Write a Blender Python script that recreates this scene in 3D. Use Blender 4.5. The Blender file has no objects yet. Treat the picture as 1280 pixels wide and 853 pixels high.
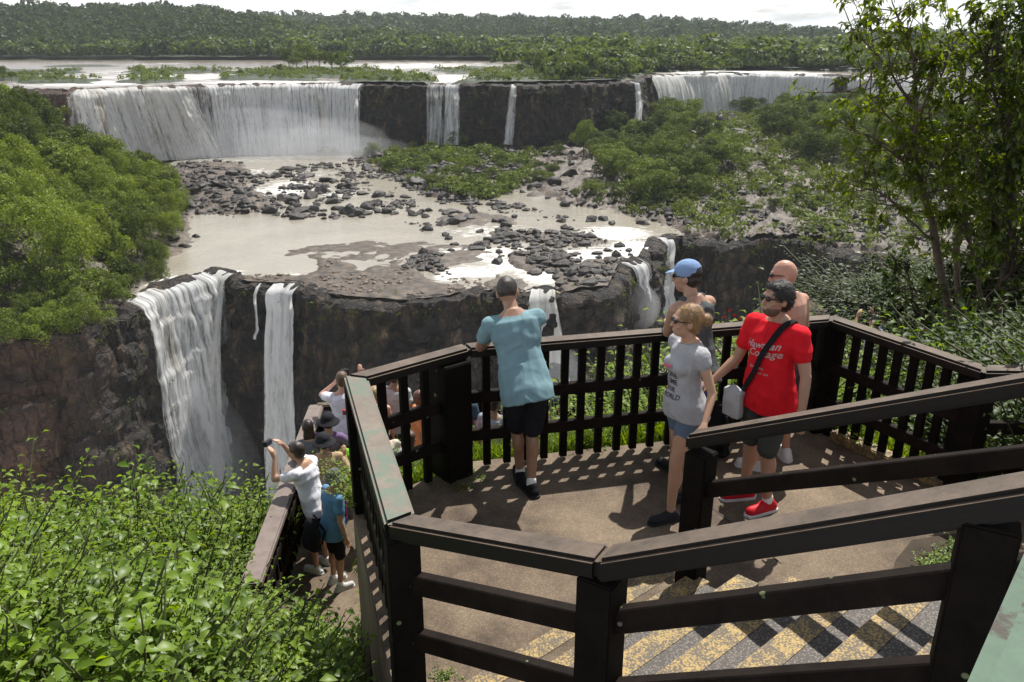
import bpy, bmesh, math, random
import numpy as np
from mathutils import Vector, Matrix
random.seed(7)
RNG = np.random.default_rng(11)
SC = bpy.context.scene
COL = SC.collection
rad = math.radians

# ---------------------------------------------------------------- camera
EYE = 3.4                      # eye height above the terrace, metres
PITCH = rad(20.4)
cam_d = bpy.data.cameras.new('camera')
cam = bpy.data.objects.new('camera', cam_d)
COL.objects.link(cam)
cam.location = (0, 0, EYE)
cam.rotation_euler = (rad(90) - PITCH, 0, 0)
cam_d.lens = 28.8
cam_d.sensor_width = 36
cam_d.clip_start = 0.05
cam_d.clip_end = 20000
SC.camera = cam

# ---------------------------------------------------------------- world, sun, exposure
SUN_EL, SUN_AZ = rad(59), rad(28.6)
w = bpy.data.worlds.new('World')
SC.world = w
w.use_nodes = True
nt = w.node_tree
nt.nodes.clear()
wo = nt.nodes.new('ShaderNodeOutputWorld')
bg = nt.nodes.new('ShaderNodeBackground')
bg.inputs['Strength'].default_value = 0.050
sky = nt.nodes.new('ShaderNodeTexSky')
sky.sky_type = 'NISHITA'
sky.sun_disc = False
sky.sun_elevation = SUN_EL
sky.sun_rotation = SUN_AZ
tc = nt.nodes.new('ShaderNodeTexCoord')
mp = nt.nodes.new('ShaderNodeMapping')
mp.inputs['Scale'].default_value = (2.2, 2.2, 13.0)
n1 = nt.nodes.new('ShaderNodeTexNoise')
n1.inputs['Scale'].default_value = 2.6
n1.inputs['Detail'].default_value = 7
n1.inputs['Roughness'].default_value = 0.6
r1 = nt.nodes.new('ShaderNodeValToRGB')
r1.color_ramp.elements[0].position = 0.22
r1.color_ramp.elements[1].position = 0.44
sep = nt.nodes.new('ShaderNodeSeparateXYZ')
mr = nt.nodes.new('ShaderNodeMapRange')          # clouds are dense low over the horizon, thinner overhead
mr.inputs['From Min'].default_value = 0.1
mr.inputs['From Max'].default_value = 0.7
mr.inputs['To Min'].default_value = 1.0
mr.inputs['To Max'].default_value = 0.18
mul = nt.nodes.new('ShaderNodeMath'); mul.operation = 'MULTIPLY'
n2 = nt.nodes.new('ShaderNodeTexNoise')
n2.inputs['Scale'].default_value = 5.0
n2.inputs['Detail'].default_value = 6
r2 = nt.nodes.new('ShaderNodeValToRGB')
r2.color_ramp.elements[0].position = 0.35
r2.color_ramp.elements[0].color = (14.2, 14.9, 16.0, 1)
r2.color_ramp.elements[1].position = 0.6
r2.color_ramp.elements[1].color = (20, 20, 20, 1)
mx = nt.nodes.new('ShaderNodeMix'); mx.data_type = 'RGBA'
L = nt.links.new
L(tc.outputs['Generated'], mp.inputs['Vector'])
L(mp.outputs[0], n1.inputs['Vector']); L(mp.outputs[0], n2.inputs['Vector'])
L(n1.outputs['Fac'], r1.inputs[0]); L(n2.outputs['Fac'], r2.inputs[0])
L(tc.outputs['Generated'], sep.inputs[0]); L(sep.outputs['Z'], mr.inputs['Value'])
L(r1.outputs[0], mul.inputs[0]); L(mr.outputs[0], mul.inputs[1])
L(mul.outputs[0], mx.inputs['Factor'])
L(sky.outputs[0], mx.inputs['A']); L(r2.outputs[0], mx.inputs['B'])
L(mx.outputs['Result'], bg.inputs['Color'])
L(bg.outputs[0], wo.inputs[0])

sun_d = bpy.data.lights.new('sun', 'SUN')
sun_d.energy = 5.0
sun_d.angle = rad(0.5)
sun_d.color = (1.0, 0.955, 0.88)
sun = bpy.data.objects.new('sun', sun_d)
COL.objects.link(sun)
sdir = Vector((math.sin(SUN_AZ) * math.cos(SUN_EL), math.cos(SUN_AZ) * math.cos(SUN_EL), math.sin(SUN_EL)))
sun.rotation_euler = sdir.to_track_quat('Z', 'Y').to_euler()
sun.location = (20, 30, 60)

SC.view_settings.view_transform = 'Standard'
SC.view_settings.look = 'None'
SC.view_settings.exposure = 0.5
SC.view_settings.gamma = 1.0
SC.view_settings.use_curve_mapping = False
cy = SC.cycles
cy.max_bounces = 6
cy.diffuse_bounces = 3
cy.glossy_bounces = 2
cy.transmission_bounces = 4
cy.transparent_max_bounces = 12
cy.volume_bounces = 1
cy.use_denoising = True
cy.use_adaptive_sampling = True
cy.adaptive_threshold = 0.02
cy.caustics_reflective = False
cy.caustics_refractive = False

# ---------------------------------------------------------------- helpers
SP, CP = math.sin(PITCH), math.cos(PITCH)
def ray(px, py):
    u = (px - 640) / 1024; v = (py - 426.5) / 1024
    return (u, CP - v * SP, -SP - v * CP)
def P(px, py, z):                      # the point of height z seen at that place of the photograph
    d = ray(px, py); t = (z - EYE) / d[2]
    return (d[0] * t, d[1] * t, z)
def PY(px, py, Y):                     # the same for a known distance Y
    d = ray(px, py); t = Y / d[1]
    return (d[0] * t, Y, EYE + d[2] * t)

def hsh(*a):
    h = np.zeros(np.broadcast(*a).shape, dtype=np.uint64)
    for k, x in enumerate(a):
        h = (h ^ (np.asarray(x).astype(np.int64).astype(np.uint64) * np.uint64(0x9E3779B97F4A7C15 + 2 * k * 7919))) * np.uint64(0xBF58476D1CE4E5B9)
        h ^= h >> np.uint64(29)
    h = h * np.uint64(0x94D049BB133111EB); h ^= h >> np.uint64(31)
    return (h >> np.uint64(40)).astype(np.float64) / float(1 << 24)
def vn(x, y, z=0.0):
    x, y, z = np.broadcast_arrays(np.asarray(x, float), np.asarray(y, float), np.asarray(z, float))
    i, j, k = np.floor(x), np.floor(y), np.floor(z)
    fx, fy, fz = x - i, y - j, z - k
    fx = fx * fx * (3 - 2 * fx); fy = fy * fy * (3 - 2 * fy); fz = fz * fz * (3 - 2 * fz)
    r = 0
    for a in (0, 1):
        for b in (0, 1):
            for c in (0, 1):
                r = r + hsh(i + a, j + b, k + c) * (fx if a else 1 - fx) * (fy if b else 1 - fy) * (fz if c else 1 - fz)
    return r * 2 - 1
def fbm(x, y, z=0.0, o=4):
    r = 0; a = 0.5; f = 1.0
    for k in range(o):
        r = r + a * vn(np.asarray(x) * f + 17.3 * k, np.asarray(y) * f + 5.1 * k, np.asarray(z) * f + 9.7 * k)
        a *= .5; f *= 2.03
    return r
def sstep(t):
    t = np.clip(t, 0, 1); return t * t * (3 - 2 * t)
def sdist(poly, X, Y):                  # signed distance to a polygon, positive inside
    X = np.asarray(X, float); Y = np.asarray(Y, float)
    d = np.full(X.shape, 1e18); ins = np.zeros(X.shape, bool)
    n = len(poly)
    for i in range(n):
        x0, y0 = poly[i][:2]; x1, y1 = poly[(i + 1) % n][:2]
        ex, ey = x1 - x0, y1 - y0
        t = np.clip(((X - x0) * ex + (Y - y0) * ey) / (ex * ex + ey * ey + 1e-12), 0, 1)
        d = np.minimum(d, (X - x0 - t * ex) ** 2 + (Y - y0 - t * ey) ** 2)
        c = ((y0 > Y) != (y1 > Y)) & (X < (x1 - x0) * (Y - y0) / ((y1 - y0) if y1 != y0 else 1e-12) + x0)
        ins ^= c
    d = np.sqrt(d)
    return np.where(ins, d, -d)

def mesh_np(name, V, F, mats, smooth=False, midx=None, attr=None):
    V = np.asarray(V, np.float32).reshape(-1, 3)
    F = np.asarray(F, np.int32)
    me = bpy.data.meshes.new(name)
    me.vertices.add(len(V)); me.vertices.foreach_set('co', V.ravel())
    k = F.shape[1]
    me.loops.add(F.size); me.loops.foreach_set('vertex_index', F.ravel())
    me.polygons.add(len(F))
    me.polygons.foreach_set('loop_start', np.arange(0, F.size, k, dtype=np.int32))
    try: me.polygons.foreach_set('loop_total', np.full(len(F), k, np.int32))
    except Exception: pass
    me.polygons.foreach_set('use_smooth', np.full(len(F), smooth, bool))
    if not isinstance(mats, (list, tuple)): mats = [mats]
    for m in mats: me.materials.append(m)
    if midx is not None: me.polygons.foreach_set('material_index', np.asarray(midx, np.int32))
    me.update(calc_edges=True)
    if attr:
        for an, av in attr.items():
            a = me.attributes.new(an, 'FLOAT', 'POINT'); a.data.foreach_set('value', np.asarray(av, np.float32).ravel())
    return me
def link(name, me, parent=None, loc=None, rot=None, scale=None):
    o = bpy.data.objects.new(name, me); COL.objects.link(o)
    if parent: o.parent = parent
    if loc is not None: o.location = loc
    if rot is not None: o.rotation_euler = rot
    if scale is not None: o.scale = scale
    return o
def tag(o, label=None, cat=None, group=None, kind=None):
    if label: o['label'] = label
    if cat: o['category'] = cat
    if group: o['group'] = group
    if kind: o['kind'] = kind
    return o
def empty(name, loc=(0, 0, 0), rz=0):
    o = bpy.data.objects.new(name, None); COL.objects.link(o)
    o.location = loc; o.rotation_euler = (0, 0, rz); o.empty_display_size = .2
    return o
def gridF(nu, nv):
    i = np.arange(nu - 1)[:, None]; j = np.arange(nv - 1)[None, :]
    a = i * nv + j
    return np.stack([a, a + nv, a + nv + 1, a + 1], -1).reshape(-1, 4)

# ---------------------------------------------------------------- materials
def new_mat(name):
    m = bpy.data.materials.new(name); m.use_nodes = True
    t = m.node_tree; b = t.nodes['Principled BSDF']
    return m, t, b
def nodes_noise(t, scale, detail=5, rough=.6, vec=None, mapping=None, coord='Object'):
    c = t.nodes.new('ShaderNodeTexCoord'); n = t.nodes.new('ShaderNodeTexNoise')
    n.inputs['Scale'].default_value = scale; n.inputs['Detail'].default_value = detail; n.inputs['Roughness'].default_value = rough
    if mapping:
        mp = t.nodes.new('ShaderNodeMapping'); mp.inputs['Scale'].default_value = mapping
        t.links.new(c.outputs[coord], mp.inputs[0]); t.links.new(mp.outputs[0], n.inputs['Vector'])
    else: t.links.new(c.outputs[coord], n.inputs['Vector'])
    return n
def ramp(t, src, stops):
    r = t.nodes.new('ShaderNodeValToRGB'); e = r.color_ramp.elements
    e[0].position = stops[0][0]; e[0].color = (*stops[0][1], 1)
    e[1].position = stops[-1][0]; e[1].color = (*stops[-1][1], 1)
    for p, c in stops[1:-1]:
        q = e.new(p); q.color = (*c, 1)
    t.links.new(src, r.inputs[0]); return r
def mixc(t, fac, a, b, mode='MIX'):
    m = t.nodes.new('ShaderNodeMix'); m.data_type = 'RGBA'; m.blend_type = mode
    for s, v in (('Factor', fac), ('A', a), ('B', b)):
        if hasattr(v, 'is_linked'): t.links.new(v, m.inputs[s])
        elif s == 'Factor': m.inputs[s].default_value = v
        else: m.inputs[s].default_value = (*v, 1)
    return m.outputs['Result']
def bump(t, b, src, strength=.4, dist=.05):
    n = t.nodes.new('ShaderNodeBump'); n.inputs['Strength'].default_value = strength; n.inputs['Distance'].default_value = dist
    t.links.new(src, n.inputs['Height']); t.links.new(n.outputs[0], b.inputs['Normal']); return n
def mat_simple(name, col, rough=.7, var=.25, scale=8, bmp=.2, bd=.01, spec=.4):
    m, t, b = new_mat(name)
    n = nodes_noise(t, scale)
    lo = tuple(c * (1 - var) for c in col); hi = tuple(min(1, c * (1 + var)) for c in col)
    r = ramp(t, n.outputs['Fac'], [(.3, lo), (.7, hi)])
    t.links.new(r.outputs[0], b.inputs['Base Color'])
    b.inputs['Roughness'].default_value = rough; b.inputs['Specular IOR Level'].default_value = spec
    if bmp: bump(t, b, n.outputs['Fac'], bmp, bd)
    return m
def mat_leaf(name, dark, light, trans=.4, rough=.5, gloss=.02, clump=.25, objvar=.5, spec_tint=(1, 1, 1)):
    """leaf: each leaf its own tone, larger noise for clumps, translucent"""
    m = bpy.data.materials.new(name); m.use_nodes = True; t = m.node_tree; t.nodes.clear()
    out = t.nodes.new('ShaderNodeOutputMaterial')
    g = t.nodes.new('ShaderNodeNewGeometry'); oi = t.nodes.new('ShaderNodeObjectInfo')
    n = nodes_noise(t, clump, 3, .6)
    a = t.nodes.new('ShaderNodeMath'); a.operation = 'MULTIPLY_ADD'; a.inputs[1].default_value = .34
    t.links.new(g.outputs['Random Per Island'], a.inputs[0]); 
    a2 = t.nodes.new('ShaderNodeMath'); a2.operation = 'MULTIPLY'; a2.inputs[1].default_value = .75
    t.links.new(n.outputs['Fac'], a2.inputs[0]); t.links.new(a2.outputs[0], a.inputs[2])
    a3 = t.nodes.new('ShaderNodeMath'); a3.operation = 'MULTIPLY_ADD'; a3.inputs[1].default_value = objvar
    t.links.new(oi.outputs['Random'], a3.inputs[0]); t.links.new(a.outputs[0], a3.inputs[2])
    r = ramp(t, a3.outputs[0], [(.36, dark), (.5 + objvar * .4, tuple(x * .55 + y * .45 for x, y in zip(dark, light))), (min(1.0, .85 + objvar * .4), light)])
    d = t.nodes.new('ShaderNodeBsdfDiffuse'); tr = t.nodes.new('ShaderNodeBsdfTranslucent'); gl = t.nodes.new('ShaderNodeBsdfGlossy')
    gl.inputs['Roughness'].default_value = rough
    t.links.new(r.outputs[0], d.inputs[0])
    hs = t.nodes.new('ShaderNodeHueSaturation'); hs.inputs['Hue'].default_value = .483; hs.inputs['Saturation'].default_value = 1.2; hs.inputs['Value'].default_value = 1.8
    t.links.new(r.outputs[0], hs.inputs['Color']); t.links.new(hs.outputs[0], tr.inputs[0])
    m1 = t.nodes.new('ShaderNodeMixShader'); m1.inputs[0].default_value = trans
    m2 = t.nodes.new('ShaderNodeMixShader'); m2.inputs[0].default_value = gloss
    t.links.new(d.outputs[0], m1.inputs[1]); t.links.new(tr.outputs[0], m1.inputs[2])
    t.links.new(m1.outputs[0], m2.inputs[1]); t.links.new(gl.outputs[0], m2.inputs[2]); t.links.new(m2.outputs[0], out.inputs[0])
    return m

def mat_cliff():
    m, t, b = new_mat('basalt_cliff')
    n = nodes_noise(t, .3, 9, .7, mapping=(1, 1, .5))
    base = ramp(t, n.outputs['Fac'], [(.36, (.007, .006, .006)), (.50, (.026, .020, .017)), (.60, (.10, .072, .048)), (.72, (.30, .23, .15))])
    n2 = nodes_noise(t, .09, 5, .6)
    warm = ramp(t, n2.outputs['Fac'], [(.42, (.55, .5, .45)), (.6, (1.0, .9, .78))])
    c = mixc(t, 1.0, base.outputs[0], warm.outputs[0], 'MULTIPLY')
    cx_ = t.nodes.new('ShaderNodeTexCoord'); sx = t.nodes.new('ShaderNodeSeparateXYZ'); t.links.new(cx_.outputs['Object'], sx.inputs[0]); mrx = t.nodes.new('ShaderNodeMapRange'); mrx.inputs['From Min'].default_value = -88; mrx.inputs['From Max'].default_value = -98; t.links.new(sx.outputs['X'], mrx.inputs['Value'])
    redn = nodes_noise(t, .12, 5, .6); redc = ramp(t, redn.outputs['Fac'], [(.38, (.035, .022, .015)), (.66, (.15, .075, .045))]); m8 = t.nodes.new('ShaderNodeMath'); m8.operation = 'MULTIPLY'; m8.inputs[1].default_value = .75; t.links.new(mrx.outputs[0], m8.inputs[0]); c = mixc(t, m8.outputs[0], c, redc.outputs[0])
    def joints(sc, w):
        cc = t.nodes.new('ShaderNodeTexCoord'); mp = t.nodes.new('ShaderNodeMapping'); mp.inputs['Scale'].default_value = (sc, sc, sc * .27)
        wn = nodes_noise(t, .8, 3, .5); va = t.nodes.new('ShaderNodeVectorMath'); va.operation = 'MULTIPLY_ADD'; va.inputs[1].default_value = (1.6, 1.6, 1.6)
        t.links.new(wn.outputs['Color'], va.inputs[0]); t.links.new(cc.outputs['Object'], va.inputs[2]); t.links.new(va.outputs[0], mp.inputs[0])
        v = t.nodes.new('ShaderNodeTexVoronoi'); v.feature = 'DISTANCE_TO_EDGE'; v.inputs['Scale'].default_value = 1; t.links.new(mp.outputs[0], v.inputs['Vector'])
        return ramp(t, v.outputs['Distance'], [(0.0, (.1, .1, .1)), (w, (1, 1, 1))])
    j1, j2 = joints(.38, .10), joints(1.1, .09)
    c = mixc(t, .75, c, j1.outputs[0], 'MULTIPLY'); c = mixc(t, .5, c, j2.outputs[0], 'MULTIPLY')
    g = t.nodes.new('ShaderNodeNewGeometry'); s = t.nodes.new('ShaderNodeSeparateXYZ'); t.links.new(g.outputs['Normal'], s.inputs[0])
    n3 = nodes_noise(t, .5, 4, .7)
    ad = t.nodes.new('ShaderNodeMath'); ad.operation = 'MULTIPLY_ADD'; ad.inputs[1].default_value = .6
    t.links.new(s.outputs['Z'], ad.inputs[0]); t.links.new(n3.outputs['Fac'], ad.inputs[2])
    gr = ramp(t, ad.outputs[0], [(1.08, (0, 0, 0)), (1.2, (1, 1, 1))])
    c = mixc(t, gr.outputs[0], c, (.075, .11, .022))
    t.links.new(c, b.inputs['Base Color']); b.inputs['Roughness'].default_value = .75
    n4 = nodes_noise(t, 1.4, 6, .7, mapping=(1, 1, .6)); mm = t.nodes.new('ShaderNodeMath'); mm.operation = 'MULTIPLY'; t.links.new(n4.outputs['Fac'], mm.inputs[0]); t.links.new(j1.outputs[0], mm.inputs[1]); bump(t, b, mm.outputs[0], 1.0, 1.2)
    return m
def mat_rock(name, dark, light, green=.72, scale=.6, gcol=(.08, .12, .025)):
    m, t, b = new_mat(name)
    n = nodes_noise(t, scale, 7, .65, coord='Object')
    base = ramp(t, n.outputs['Fac'], [(.35, dark), (.7, light)])
    g = t.nodes.new('ShaderNodeNewGeometry'); s = t.nodes.new('ShaderNodeSeparateXYZ'); t.links.new(g.outputs['Normal'], s.inputs[0])
    oi = t.nodes.new('ShaderNodeObjectInfo')
    n3 = nodes_noise(t, 1.1, 4, .7)
    ad = t.nodes.new('ShaderNodeMath'); ad.operation = 'MULTIPLY_ADD'; ad.inputs[1].default_value = .4
    t.links.new(s.outputs['Z'], ad.inputs[0]); t.links.new(n3.outputs['Fac'], ad.inputs[2])
    ad2 = t.nodes.new('ShaderNodeMath'); ad2.operation = 'MULTIPLY_ADD'; ad2.inputs[1].default_value = .35
    t.links.new(oi.outputs['Random'], ad2.inputs[0]); t.links.new(ad.outputs[0], ad2.inputs[2])
    gr = ramp(t, ad2.outputs[0], [(green, (0, 0, 0)), (green + .12, (1, 1, 1))])
    c = mixc(t, gr.outputs[0], base.outputs[0], gcol)
    t.links.new(c, b.inputs['Base Color']); b.inputs['Roughness'].default_value = .65
    bump(t, b, n.outputs['Fac'], .6, .4)
    return m
def mat_water(name, base, foamc=(.82, .82, .8), rough=.12, scale=.25, foam_lo=.5, bumps=.15):
    m, t, b = new_mat(name)
    a = t.nodes.new('ShaderNodeAttribute'); a.attribute_name = 'foam'
    n = nodes_noise(t, scale, 7, .68, mapping=(.55, 1.3, 1))
    add = t.nodes.new('ShaderNodeMath'); add.operation = 'ADD'
    t.links.new(a.outputs['Fac'], add.inputs[0]); t.links.new(n.outputs['Fac'], add.inputs[1])
    f = ramp(t, add.outputs[0], [(foam_lo + .42, (0, 0, 0)), (foam_lo + .55, (.45, .45, .45)), (foam_lo + .75 if foam_lo + .75 < 1 else 1, (1, 1, 1))])
    n2 = nodes_noise(t, .03, 5, .6)
    bc = ramp(t, n2.outputs['Fac'], [(.35, tuple(x * .8 for x in base)), (.65, base)])
    c = mixc(t, f.outputs[0], bc.outputs[0], foamc)
    t.links.new(c, b.inputs['Base Color'])
    rr = t.nodes.new('ShaderNodeMapRange'); rr.inputs['To Min'].default_value = rough; rr.inputs['To Max'].default_value = .8
    t.links.new(f.outputs[0], rr.inputs[0]); t.links.new(rr.outputs[0], b.inputs['Roughness'])
    n3 = nodes_noise(t, .7, 6, .65, mapping=(.7, 1.4, 1)); bump(t, b, n3.outputs['Fac'], bumps, .5)
    return m
def mat_fall(name, thick=.5, tint=(.95, .96, .96), brown=(.55, .46, .3)):
    """falling water: white, streaked downwards, thin and see-through between the strands"""
    m, t, b = new_mat(name)
    out = t.nodes['Material Output']
    a = t.nodes.new('ShaderNodeAttribute'); a.attribute_name = 'su'
    a2 = t.nodes.new('ShaderNodeAttribute'); a2.attribute_name = 'sv'
    cb = t.nodes.new('ShaderNodeCombineXYZ'); t.links.new(a.outputs['Fac'], cb.inputs[0]); t.links.new(a2.outputs['Fac'], cb.inputs[1])
    def nz(sx, sy, det, off=0):
        mp = t.nodes.new('ShaderNodeMapping'); mp.inputs['Scale'].default_value = (sx, sy, 1); mp.inputs['Location'].default_value = (off, off, off)
        n = t.nodes.new('ShaderNodeTexNoise'); n.inputs['Scale'].default_value = 1; n.inputs['Detail'].default_value = det; n.inputs['Roughness'].default_value = .65
        t.links.new(cb.outputs[0], mp.inputs[0]); t.links.new(mp.outputs[0], n.inputs['Vector']); return n
    n0 = nz(.8, .04, 9); nb = nz(.16, .02, 3, 7); nf = nz(2.2, .35, 8, 3)
    n = t.nodes.new('ShaderNodeMix'); n.data_type = 'FLOAT'; n.inputs['Factor'].default_value = .38; t.links.new(n0.outputs['Fac'], n.inputs['A']); t.links.new(nf.outputs['Fac'], n.inputs['B']); NO = n.outputs['Result']
    col = ramp(t, NO, [(.38, tuple(x * .42 for x in tint)), (.47, tuple(x * .85 for x in tint)), (.55, tint)])  # the grey low end paints shadow streaks into the froth colour
    br = ramp(t, nb.outputs['Fac'], [(.58, (0, 0, 0)), (.72, (.5, .5, .5))])
    c = mixc(t, br.outputs[0], col.outputs[0], brown)
    t.links.new(c, b.inputs['Base Color']); b.inputs['Roughness'].default_value = .6; b.inputs['Specular IOR Level'].default_value = .2
    tr = t.nodes.new('ShaderNodeBsdfTranslucent'); t.links.new(c, tr.inputs[0])
    ms = t.nodes.new('ShaderNodeMixShader'); ms.inputs[0].default_value = .5
    t.links.new(b.outputs[0], ms.inputs[1]); t.links.new(tr.outputs[0], ms.inputs[2])
    sm = t.nodes.new('ShaderNodeMath'); sm.operation = 'MULTIPLY_ADD'; sm.inputs[1].default_value = .35
    t.links.new(nf.outputs['Fac'], sm.inputs[0]); t.links.new(n0.outputs['Fac'], sm.inputs[2])
    ad = t.nodes.new('ShaderNodeAttribute'); ad.attribute_name = 'dens'
    s2 = t.nodes.new('ShaderNodeMath'); s2.operation = 'ADD'; t.links.new(sm.outputs[0], s2.inputs[0]); t.links.new(ad.outputs['Fac'], s2.inputs[1])
    al = ramp(t, s2.outputs[0], [(.40, (0, 0, 0)), (.78, (1, 1, 1))])
    tp = t.nodes.new('ShaderNodeBsdfTransparent'); m3 = t.nodes.new('ShaderNodeMixShader')
    t.links.new(al.outputs[0], m3.inputs[0]); t.links.new(tp.outputs[0], m3.inputs[1]); t.links.new(ms.outputs[0], m3.inputs[2])
    t.links.new(m3.outputs[0], out.inputs[0])
    bump(t, b, NO, .8, .9)
    return m
class MB:
    """collects closed solids into one mesh"""
    def __init__(s): s.V = []; s.F = []; s.M = []; s.mi = 0
    def add(s, V, F):
        n = len(s.V); s.V += [tuple(v) for v in V]; s.F += [tuple(i + n for i in f) for f in F]; s.M += [s.mi] * len(F)
    def prism(s, pts, z0, z1):
        n = len(pts); V = [(x, y, z0) for x, y in pts] + [(x, y, z1) for x, y in pts]
        a = sum(pts[i][0] * pts[(i + 1) % n][1] - pts[(i + 1) % n][0] * pts[i][1] for i in range(n))
        F = [tuple(range(n - 1, -1, -1)), tuple(range(n, 2 * n))] + [(i, (i + 1) % n, n + (i + 1) % n, n + i) for i in range(n)]
        if a < 0: F = [f[::-1] for f in F]
        s.add(V, F)
    def beam(s, p0, p1, w, h, up=(0, 0, 1), z_off=0, trim0=None, trim1=None, segs=1, warp=0):
        """box beam from p0 to p1, w wide, top face through the line; ends may be mitred by a horizontal plan direction"""
        p0 = Vector(p0); p1 = Vector(p1); d = (p1 - p0).normalized(); side = d.cross(Vector(up)).normalized(); upv = Vector((0, 0, 1))
        V = []
        for k in range(segs + 1):
            c = p0.lerp(p1, k / segs)
            for sx, sz in ((-1, 0), (1, 0), (1, -1), (-1, -1)):
                off = side * (sx * w / 2)
                if k == 0 and trim0 is not None:
                    t = Vector(trim0).normalized(); off = t * (sx * w / 2 / max(.3, abs(t.dot(side)))) * (1 if t.dot(side) > 0 else -1)
                if k == segs and trim1 is not None:
                    t = Vector(trim1).normalized(); off = t * (sx * w / 2 / max(.3, abs(t.dot(side)))) * (1 if t.dot(side) > 0 else -1)
                q = c + off + upv * (sz * h + z_off)
                if warp: q += Vector((random.uniform(-1, 1), random.uniform(-1, 1), random.uniform(-1, 1))) * warp
                V.append(q)
        F = [(0, 1, 2, 3)]
        for k in range(segs):
            a = k * 4
            for j in range(4): F.append((a + j, a + 4 + j, a + 4 + (j + 1) % 4, a + (j + 1) % 4))
        e = segs * 4; F.append((e + 3, e + 2, e + 1, e))
        s.add(V, F)
    def post(s, p, w, z0, z1, ang=0, d=None):
        d = d or w; c, sn = math.cos(ang), math.sin(ang)
        s.prism([(p[0] + c * a * w / 2 - sn * b * d / 2, p[1] + sn * a * w / 2 + c * b * d / 2) for a, b in ((-1, -1), (1, -1), (1, 1), (-1, 1))], z0, z1)
    def build(s, name, mats, parent=None, bevel=.0, smooth=False, subs=1):
        me = bpy.data.meshes.new(name); me.from_pydata(s.V, [], s.F)
        if not isinstance(mats, (list, tuple)): mats = [mats]
        for m in mats: me.materials.append(m)
        for p, i in zip(me.polygons, s.M): p.material_index = i; p.use_smooth = smooth
        bm = bmesh.new(); bm.from_mesh(me); bmesh.ops.recalc_face_normals(bm, faces=bm.faces)
        if bevel: bmesh.ops.bevel(bm, geom=list(bm.edges), offset=bevel, segments=2 if bevel > .006 else 1, affect='EDGES', clamp_overlap=True)
        bm.to_mesh(me); bm.free()
        return link(name, me, parent)

# ================================================================ THE LANDSCAPE
ZU, ZM, ZB = -20.6, -55.6, -122.0     # upper river, middle river, bottom of the gorge
# rim of the lower cliff and crest of the upper one, as world polylines ordered by X
rim_px = [(-330, 455), (-200, 448), (-60, 438), (60, 418), (100, 411), (158, 378), (195, 359), (240, 347), (272, 338), (288, 342), (300, 352), (342, 355), (352, 354), (370, 355),
          (382, 360), (430, 372), (500, 376), (560, 372), (600, 362), (655, 366), (668, 363), (690, 363), (702, 368), (760, 362), (775, 330), (805, 322), (815, 300), (850, 294),
          (905, 303), (960, 296), (1022, 300), (1060, 316), (1200, 330), (1500, 340), (1900, 350)]
crest_px = [(-500, 122), (-200, 116), (20, 112), (60, 112), (105, 112), (150, 110), (200, 109), (270, 107), (330, 106), (400, 105), (457, 105), (540, 106), (640, 106),
            (720, 105), (765, 103), (794, 102), (806, 95), (860, 93.5), (930, 93), (1000, 94), (1050, 95), (1140, 98), (1250, 99), (1500, 100), (1900, 104)]
RIM = np.array([P(x, y, ZM)[:2] for x, y in rim_px]); CREST = np.array([P(x, y, ZU)[:2] for x, y in crest_px])
def monotone(A):
    A = A.copy()
    for i in range(1, len(A)):
        if A[i, 0] < A[i - 1, 0] + .4: A[i, 0] = A[i - 1, 0] + .4
    return A
RIM = monotone(RIM); CREST = monotone(CREST)
rimY = lambda X: np.interp(X, RIM[:, 0], RIM[:, 1]) + 1.2 * fbm(np.asarray(X) * .25, 3.3)
crestY = lambda X: np.interp(X, CREST[:, 0], CREST[:, 1]) + 2.0 * fbm(np.asarray(X) * .12, 8.1)
def poly(pts, z=ZM): return [P(x, y, z)[:2] for x, y in pts]
PA = poly([(640, 180), (650, 215), (640, 243), (700, 252), (760, 264), (800, 276), (850, 286), (836, 296), (850, 296), (905, 304), (960, 300), (1060, 318), (1300, 335), (1700, 360), (1700, 120), (900, 118), (700, 150)])
PB = poly([(440, 182), (455, 205), (500, 226), (540, 246), (590, 252), (640, 244), (665, 225), (690, 178), (640, 172), (500, 170)])
PC = poly([(208, 212), (214, 255), (236, 272), (262, 266), (300, 270), (340, 262), (346, 250), (312, 236), (334, 222), (300, 205), (240, 203)])
PD_ = poly([(288, 352), (302, 345), (345, 345), (385, 343), (400, 322), (425, 320), (455, 338), (500, 326), (530, 340), (545, 352), (590, 352), (600, 380), (430, 385), (290, 375)])
PD2 = poly([(600, 352), (600, 372), (665, 372), (664, 345), (640, 346), (620, 342)])
PE = poly([(690, 345), (700, 340), (740, 322), (800, 330), (806, 345), (760, 372), (704, 374)])
PF = poly([(505, 336), (530, 318), (600, 316), (606, 326), (560, 336), (548, 344)])
PG = poly([(640, 322), (680, 314), (712, 322), (716, 340), (660, 344), (636, 336)])
PH = poly([(340, 312), (380, 303), (450, 302), (540, 300), (600, 306), (620, 316), (520, 322), (430, 330), (395, 330), (340, 322)])
PK = poly([(610, 292), (660, 286), (720, 290), (770, 300), (745, 312), (690, 306), (640, 304)])
PK2 = poly([(540, 272), (600, 266), (660, 270), (640, 280), (580, 284)])
PL = poly([(150, 404), (162, 372), (190, 352), (206, 336), (246, 300), (238, 272), (214, 245), (200, 214), (160, 204), (112, 188), (100, 170), (-700, 150), (-900, 470)])
PLi = PL
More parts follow.
